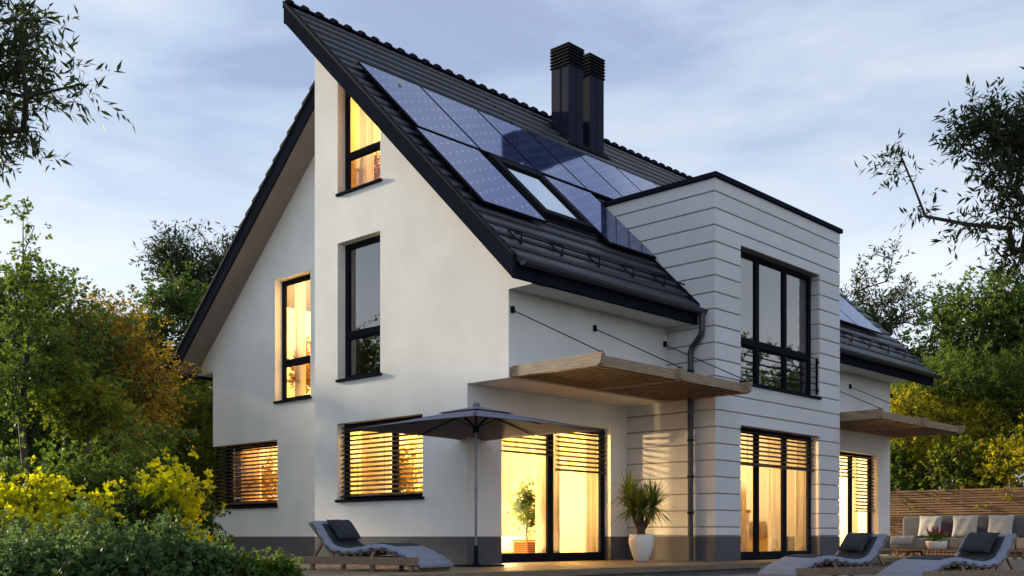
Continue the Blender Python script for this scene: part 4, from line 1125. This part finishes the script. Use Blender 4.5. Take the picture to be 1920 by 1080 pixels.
# right side
tree('bamboo_tree', 'dark narrow-leaved tree whose branches reach in from the right edge of the sky', 'tree', B(9.6, 16), 7.5,
     [E(7.6,16,6.3,.75,.75,.95), E(7.7,16,5.3,.7,.7,.7), E(6.9,16,6.6,.32,.32,.35), E(6.05,16,6.1,.30,.30,.16), E(6.25,16,5.38,.28,.28,.16), E(8.3,16,6.4,.8,.8,1.2), E(7.1,16,5.2,.25,.25,.2)], 105, 66, .15, .019, 'leaf_dark', 71, trunk_r=.15, trunk_top=TP(8.6,16,6.2), droop=.15, spread=.7, twl=.34, cloud=.4)
tree('bamboo_tree', 'sparse olive tree behind the roof end at the right, thin shoots against the sky', 'tree', B(11.6, 35), 10,
     [E(11.3,35,7.2,1.2,1.2,1.3), E(12.6,35,7.6,.9,.9,1.1), E(12.4,35,9.4,.3,.3,.7), E(11.7,35,8.9,.4,.4,.6), E(13.3,35,8.2,.5,.5,.6), E(12.4,35,5.8,1.6,1.6,1.0)], 170, 70, .18, .028, 'leaf_dark', 72, trunk_r=.15, spread=.6, twl=.5, droop=.05, cloud=.35, upw=.6)
tree('broadleaf_tree', 'round dense green tree at the right edge below the overhanging branches', 'tree', B(15.2, 33), 9,
     [E(15.0,33,7.0,1.7,1.7,1.5), E(13.9,33,6.2,.9,.9,.7), E(16.3,33,7.0,1.3,1.3,1.6)], 280, 110, .11, .042, 'leaf_green', 73, trunk_r=.17, spread=.7, twl=.4, cloud=.8, hollow=.25)
tree('willow_bush', 'large feathery green bush behind the patio fence, below the round tree', 'shrub', B(13.8, 32), 6,
     [E(14.0,32,4.8,1.9,1.9,1.2), E(12.6,32,4.6,1.1,1.1,.8)], 330, 100, .16, .016, 'leaf_green', 74, trunk_r=.12, spread=.8, twl=.4, cloud=.8, droop=.2, hollow=.3)
tree('willow_bush', 'feathery bush with gold sunlight painted into its leaves, just right of the house end and its canopy', 'shrub', B(11.9, 31), 4.6,
     [E(11.9,31,3.2,1.3,1.3,1.3), E(13.4,31,3.1,1.3,1.3,1.2), E(11.2,31,4.2,.6,.6,.5)], 330, 100, .15, .018, 'leaf_part_sun_painted', 75, trunk_r=.1, spread=.8, twl=.36, cloud=.8, droop=.2, hollow=.3)
tree('willow_bush', 'olive feathery bush at the far right edge behind the fence', 'shrub', B(15.6, 30.5), 5.4,
     [E(15.2,30.5,3.6,1.1,1.1,1.7), E(16.2,30.5,4.6,1.0,1.0,1.4)], 260, 100, .15, .016, 'leaf_lime', 76, trunk_r=.1, spread=.8, twl=.36, cloud=.8, droop=.2, hollow=.3)
for i in range(5):
    y = 12.9-i*1.75; x = 29.6
    tree('hedge_shrub', ('leafy hedge shrub behind the fence next to the house wall', 'leafy hedge shrub behind the fence above the left sofa cushion', 'hedge shrub with gold sunlight painted into its leaves behind the fence above the flower bowl', 'hedge shrub behind the fence above the rightmost sofa cushion', 'hedge shrub behind the fence at the right edge')[i], 'shrub', (x, y, -.3), 3.2,
         [(x, y, 1.9, .8, 1.0, 1.2), (x, y, .7, .9, 1.0, .9)], 230, 80, .09, .034, ['leaf_green','leaf_lime','leaf_part_sun_painted','leaf_lime','leaf_green'][i], 80+i, trunk_r=.04, spread=.8, twl=.25, cloud=.8, hollow=.35, group='hedge shrubs behind the fence')
tree('broadleaf_tree', 'dark tree far back behind the sun-painted feathery bush', 'tree', B(13, 42), 6, [E(11.5,42,4,2.4,2.4,3), E(14.5,42,5,2.6,2.6,3), E(18,42,5,2.6,2.6,3)], 300, 80, .17, .065, 'leaf_deep', 90, trunk_r=.2, spread=.8, twl=.6, cloud=.9)
for i, (r, d, h, lb) in enumerate(((-19, 34, 7, 'dark tree standing beyond the far left edge of the garden'), (-25, 31, 5.2, 'low dark tree farthest to the left of the garden'), (22, 31, 8, 'dark tree standing beyond the far right edge of the fence'), (27, 27, 7, 'dark tree farthest to the right of the garden'))):
    x, y = spot(r, d)
    tree('broadleaf_tree', lb, 'tree', (x, y, -.3), h, [(x, y, h*.5, 3, 3, h*.45)], 130, 60, .19, .07, 'leaf_deep', 120+i, trunk_r=.18, spread=.8, twl=.6, cloud=.9)
# trees standing behind the viewer's side of the garden, mirrored in the panes
for i, (x, y, h, k) in enumerate(((-5, 30, 8.5, 2.2), (-9, 40, 10, 2.6), (-13, 36, 9, 2.6), (34, -2, 8.5, 2.2), (38, -7, 9.0, 2.4), (29.5, -6, 8, 2.0), (43, -3, 9, 2.4))):
    tree('garden_tree', 'leafy tree mirrored in the window panes of the house', 'tree', (x, y, -.3), h, [(x, y, h*.62, k, k, h*.36), (x+.8, y-.6, h*.4, k, k, h*.25)], 150, 70, .22, .06, 'leaf_deep', 100+i, trunk_r=.16, spread=.7, twl=.6, cloud=.6, group='trees mirrored in the windows')

# ------------------------------------------------------------------ indoor plants and furniture seen through the glass
def planter_tree(x, y, z, s, label, lab2, lm='leaf_green'):
    p = thing('slatted_planter', label, 'planter', (x, y, z), 'indoor planters')
    mb = MB(); zz = z+.004
    while zz < z+.34*s: mb.box(x-.18*s, x+.18*s, y-.18*s, y+.18*s, zz, zz+.026*s); zz += .036*s
    mb.build('slat', M['orange_wood'], p); MB().box(x-.165*s, x+.165*s, y-.165*s, y+.165*s, z+.001, z+.30*s).build('liner', M['frame'], p)
    tree('indoor_tree', lab2, 'plant', (x, y, z+.30*s), 1.1*s, [(x, y, z+.86*s, .25*s, .25*s, .30*s), (x, y, z+1.22*s, .12*s, .12*s, .26*s)], 60, 45, .05*s, .019*s, lm, int(x*100) % 97, trunk_r=.02*s, spread=.8, twl=.10*s, cloud=.8)
planter_tree(14.36, 13.20, .02, 1.02, 'brown slatted planter behind the left pane of the garden door', 'round-headed indoor tree in the planter behind the garden door', 'leaf_deep')
planter_tree(12.75, 15.62, 6.46, .95, 'planter standing in the lit attic window', 'orange leafed indoor tree in the attic window', 'leaf_orange')
planter_tree(13.65, 19.15, 2.94, 1.25, 'planter standing in the tall lit window of the left bay', 'orange leafed indoor tree in the tall lit left window', 'leaf_orange')
planter_tree(12.85, 15.0, .55, 1.1, 'planter standing behind the blinds of the window beside the parasol', 'leafy indoor tree behind the blinds beside the parasol', 'leaf_orange')
planter_tree(13.75, 20.7, .65, 1.1, 'planter behind the blinds of the corner window', 'indoor tree behind the blinds of the corner window', 'leaf_rust')
tree('indoor_tree', 'tall thin indoor tree at the left edge of the clad bay door', 'plant', (17.42, 10.98, .35), 1.7, [(17.45, 10.98, 1.45, .16, .16, .30), (17.38, 10.98, 1.9, .08, .08, .2), (17.5, 10.98, 1.2, .15, .15, .12)], 34, 35, .08, .03, 'leaf_orange', 5, trunk_r=.014, spread=.7, twl=.12, cloud=.6)
sb = thing('stone_figure', 'grey stone seated figure on a low stand inside the clad bay door', 'statue', (17.35, 11.2, .42))
stt = MB().lathe([(.14,.42),(.20,.46),(.19,.55),(.13,.62),(.135,.70),(.10,.78),(.045,.81),(.04,.83),(.072,.87),(.075,.93),(.045,.985),(.0,1.0)], (17.35, 11.2, 0), 20).build('body', M['stone'], sb, smooth=True)
MB().box(17.15, 17.55, 11.0, 11.4, .02, .42).build('interior_stand', M['inner_white']); o = bpy.data.objects['interior_stand']; tag(o, 'white block carrying the stone figure inside the bay door', 'plinth')
tl_ = thing('tripod_lamp', 'tall lamp on three orange wood legs inside the clad bay door', 'lamp', (18.1, 12.0, .02))
for a in (0.3, 2.4, 4.5): MB().bar((18.1+.05*math.cos(a), 12.0+.05*math.sin(a), 1.55), (18.1+.42*math.cos(a), 12.0+.42*math.sin(a), .02), .03, .03).build('leg', M['orange_wood'], tl_)
MB().lathe([(.22,1.55),(.17,1.90)], (18.1, 12.0, 0), 24).build('lamp_shade', M['inner_white'], tl_)
bd = thing('armchair', 'white upholstered armchair inside the clad bay door', 'armchair', (18.4, 12.6, .02))
soft_box('seat', M['cream'], bd, 17.9, 18.9, 12.3, 13.1, .12, .45, .06); soft_box('backrest', M['cream'], bd, 17.9, 18.9, 13.0, 13.25, .40, .90, .08)
soft_box('armrest', M['cream'], bd, 17.78, 17.9, 12.3, 13.2, .12, .62, .05); soft_box('armrest', M['cream'], bd, 18.9, 19.02, 12.3, 13.2, .12, .62, .05)
cb = thing('sideboard', 'tall beige cabinet with brown top edge behind the right pane of the bay door', 'cabinet', (19.85, 12.2, .02))
MB().box(19.5, 20.2, 12.0, 12.5, .02, .95).build('body', M['inner_white'], cb, bevel=.01); MB().box(19.48, 20.22, 11.98, 12.52, .952, 1.02).build('top', M['orange_wood'], cb, bevel=.005)
s2 = thing('white_sofa', 'white sofa deep in the room behind the right pane of the garden door', 'sofa', (15.3, 15.2, .02))
soft_box('seat', M['inner_white'], s2, 14.2, 15.95, 14.6, 15.5, .10, .45, .06); soft_box('backrest', M['inner_white'], s2, 14.2, 15.95, 15.4, 15.7, .40, .85, .08)
bk = thing('bookcase', 'tall wooden bookcase with coloured books on the back wall of the bay room', 'bookcase', (19.3, 16.0, .02))
f_ = MB(); f_.box(18.5, 18.54, 15.9, 16.23, .02, 2.2).box(20.1, 20.14, 15.9, 16.23, .02, 2.2)
for k in range(6): f_.box(18.54, 20.1, 15.9, 16.23, .06+.42*k, .09+.42*k)
f_.build('shelf_frame', M['orange_wood'], bk)
rb = random.Random(4)
for ci, cc in enumerate(((.30,.05,.03), (.04,.10,.20), (.45,.40,.30), (.05,.14,.07))):
    q_ = MB()
    for k in range(5):
        xx = 18.56+ci*.011
        while xx < 20.0:
            w_ = rb.uniform(.025, .05)
            if rb.random() < .22: q_.box(xx, xx+w_-.003, 15.93, 16.15, .091+.42*k, .091+.42*k+rb.uniform(.20, .32))
            xx += .055
    q_.build('book_row', mat('book_cover', cc, .6), bk)['kind'] = 'stuff'
sh_ = thing('wall_shelf', 'long pale wall shelf above the white sofa in the living room', 'shelf', (15, 16.1, 1.3))
MB().box(13.8, 15.9, 15.98, 16.24, 1.26, 1.32).build('board', M['inner_white'], sh_); MB().box(14.0, 14.1, 16.0, 16.24, 1.10, 1.258).box(15.6, 15.7, 16.0, 16.24, 1.10, 1.258).build('bracket', M['orange_wood'], sh_)
ch_ = thing('dining_chair', 'light wooden chair with splayed legs inside the far right garden door', 'chair', (24.3, 12.4, .02))
for sx_ in (-1, 1):
    for sy in (-1, 1): MB().bar((24.3+sx_*.17, 12.4+sy*.17, .45), (24.3+sx_*.23, 12.4+sy*.23, .02), .03, .03).build('leg', M['orange_wood'], ch_)
soft_box('seat', M['cream'], ch_, 24.07, 24.53, 12.17, 12.63, .45, .50, .02); soft_box('backrest', M['cream'], ch_, 24.07, 24.53, 12.60, 12.64, .5, .88, .015)

# ------------------------------------------------------------------ light, sky, camera
SUN_AZ = Vector((-.13, .985, 0)).normalized(); SUN_EL = R(15)
sd_ = Vector((SUN_AZ.x*math.cos(SUN_EL), SUN_AZ.y*math.cos(SUN_EL), math.sin(SUN_EL)))
sl_ = bpy.data.lights.new('sun', 'SUN'); sl_.energy = 4.6; sl_.angle = R(3.5); sl_.color = (1, .86, .62)
so_ = bpy.data.objects.new('sun', sl_); so_.rotation_euler = (-sd_).to_track_quat('-Z', 'Y').to_euler(); so_.location = (0,0,30); COL.objects.link(so_)
wd_ = bpy.data.worlds.new('World'); S.world = wd_; wd_.use_nodes = True
nt = wd_.node_tree; N = nt.nodes; L = nt.links; N.clear()
out = N.new('ShaderNodeOutputWorld'); bg = N.new('ShaderNodeBackground'); sky = N.new('ShaderNodeTexSky')
sky.sky_type = 'NISHITA'; sky.sun_disc = False; sky.sun_elevation = SUN_EL; sky.sun_rotation = math.atan2(sd_.x, sd_.y)
sky.air_density = 1.0; sky.dust_density = .6; sky.ozone_density = 2.0
tc = N.new('ShaderNodeTexCoord'); mp = N.new('ShaderNodeMapping'); mp.inputs['Scale'].default_value = (1.0, 1.0, 3.8); mp.inputs['Rotation'].default_value = (.12, .06, 0)
n1 = N.new('ShaderNodeTexNoise'); n1.inputs['Scale'].default_value = 2.6; n1.inputs['Detail'].default_value = 7; n1.inputs['Roughness'].default_value = .52; n1.inputs['Distortion'].default_value = .35
L.new(tc.outputs['Generated'], mp.inputs['Vector']); L.new(mp.outputs['Vector'], n1.inputs['Vector'])
rp = N.new('ShaderNodeValToRGB'); rp.color_ramp.elements[0].position = .37; rp.color_ramp.elements[1].position = .68
rp.color_ramp.elements[0].color = (.25,.30,.44,1); rp.color_ramp.elements[1].color = (.53,.555,.605,1)
e_ = rp.color_ramp.elements.new(.5); e_.color = (.36,.43,.54,1)
L.new(n1.outputs['Fac'], rp.inputs['Fac'])
mx = N.new('ShaderNodeMix'); mx.data_type = 'RGBA'; mx.inputs['Factor'].default_value = .88
L.new(sky.outputs['Color'], mx.inputs['A']); vs = N.new('ShaderNodeVectorMath'); vs.operation = 'SCALE'; vs.inputs['Scale'].default_value = 7.2; L.new(rp.outputs['Color'], vs.inputs[0]); L.new(vs.outputs[0], mx.inputs['B'])
# whiter cloud layer low down
sx2 = N.new('ShaderNodeSeparateXYZ'); L.new(tc.outputs['Generated'], sx2.inputs[0])
mr = N.new('ShaderNodeMapRange'); mr.inputs['From Min'].default_value = .34; mr.inputs['From Max'].default_value = .12; mr.inputs['To Max'].default_value = .8; L.new(sx2.outputs['Z'], mr.inputs['Value'])
m2 = N.new('ShaderNodeMix'); m2.data_type = 'RGBA'; m2.inputs['B'].default_value = (5.6,5.9,6.2,1); L.new(mr.outputs['Result'], m2.inputs['Factor']); L.new(mx.outputs['Result'], m2.inputs['A'])
L.new(m2.outputs['Result'], bg.inputs['Color']); bg.inputs['Strength'].default_value = .12
L.new(bg.outputs[0], out.inputs['Surface'])

cam = bpy.data.cameras.new('camera'); co = bpy.data.objects.new('camera', cam); COL.objects.link(co)
co.location = (0, 0, EYE); co.rotation_euler = (R(90), 0, YAW-R(90)+R(0))
# the view direction is (cos, sin) of (90 deg - yaw to the right axis)
co.rotation_euler = (R(90), 0, math.atan2(SN, CS)-R(90))
cam.sensor_width = 36; cam.lens = 36*1977/1920; cam.shift_y = (1006-540)/1920; cam.clip_end = 600; cam.clip_start = .1
S.camera = co
S.view_settings.view_transform = 'Standard'; S.view_settings.look = 'None'; S.view_settings.exposure = .88; S.view_settings.gamma = 1
S.cycles.use_denoising = True; S.cycles.max_bounces = 8; S.cycles.transparent_max_bounces = 12; S.cycles.sample_clamp_indirect = 6; S.cycles.caustics_reflective = False; S.cycles.caustics_refractive = False
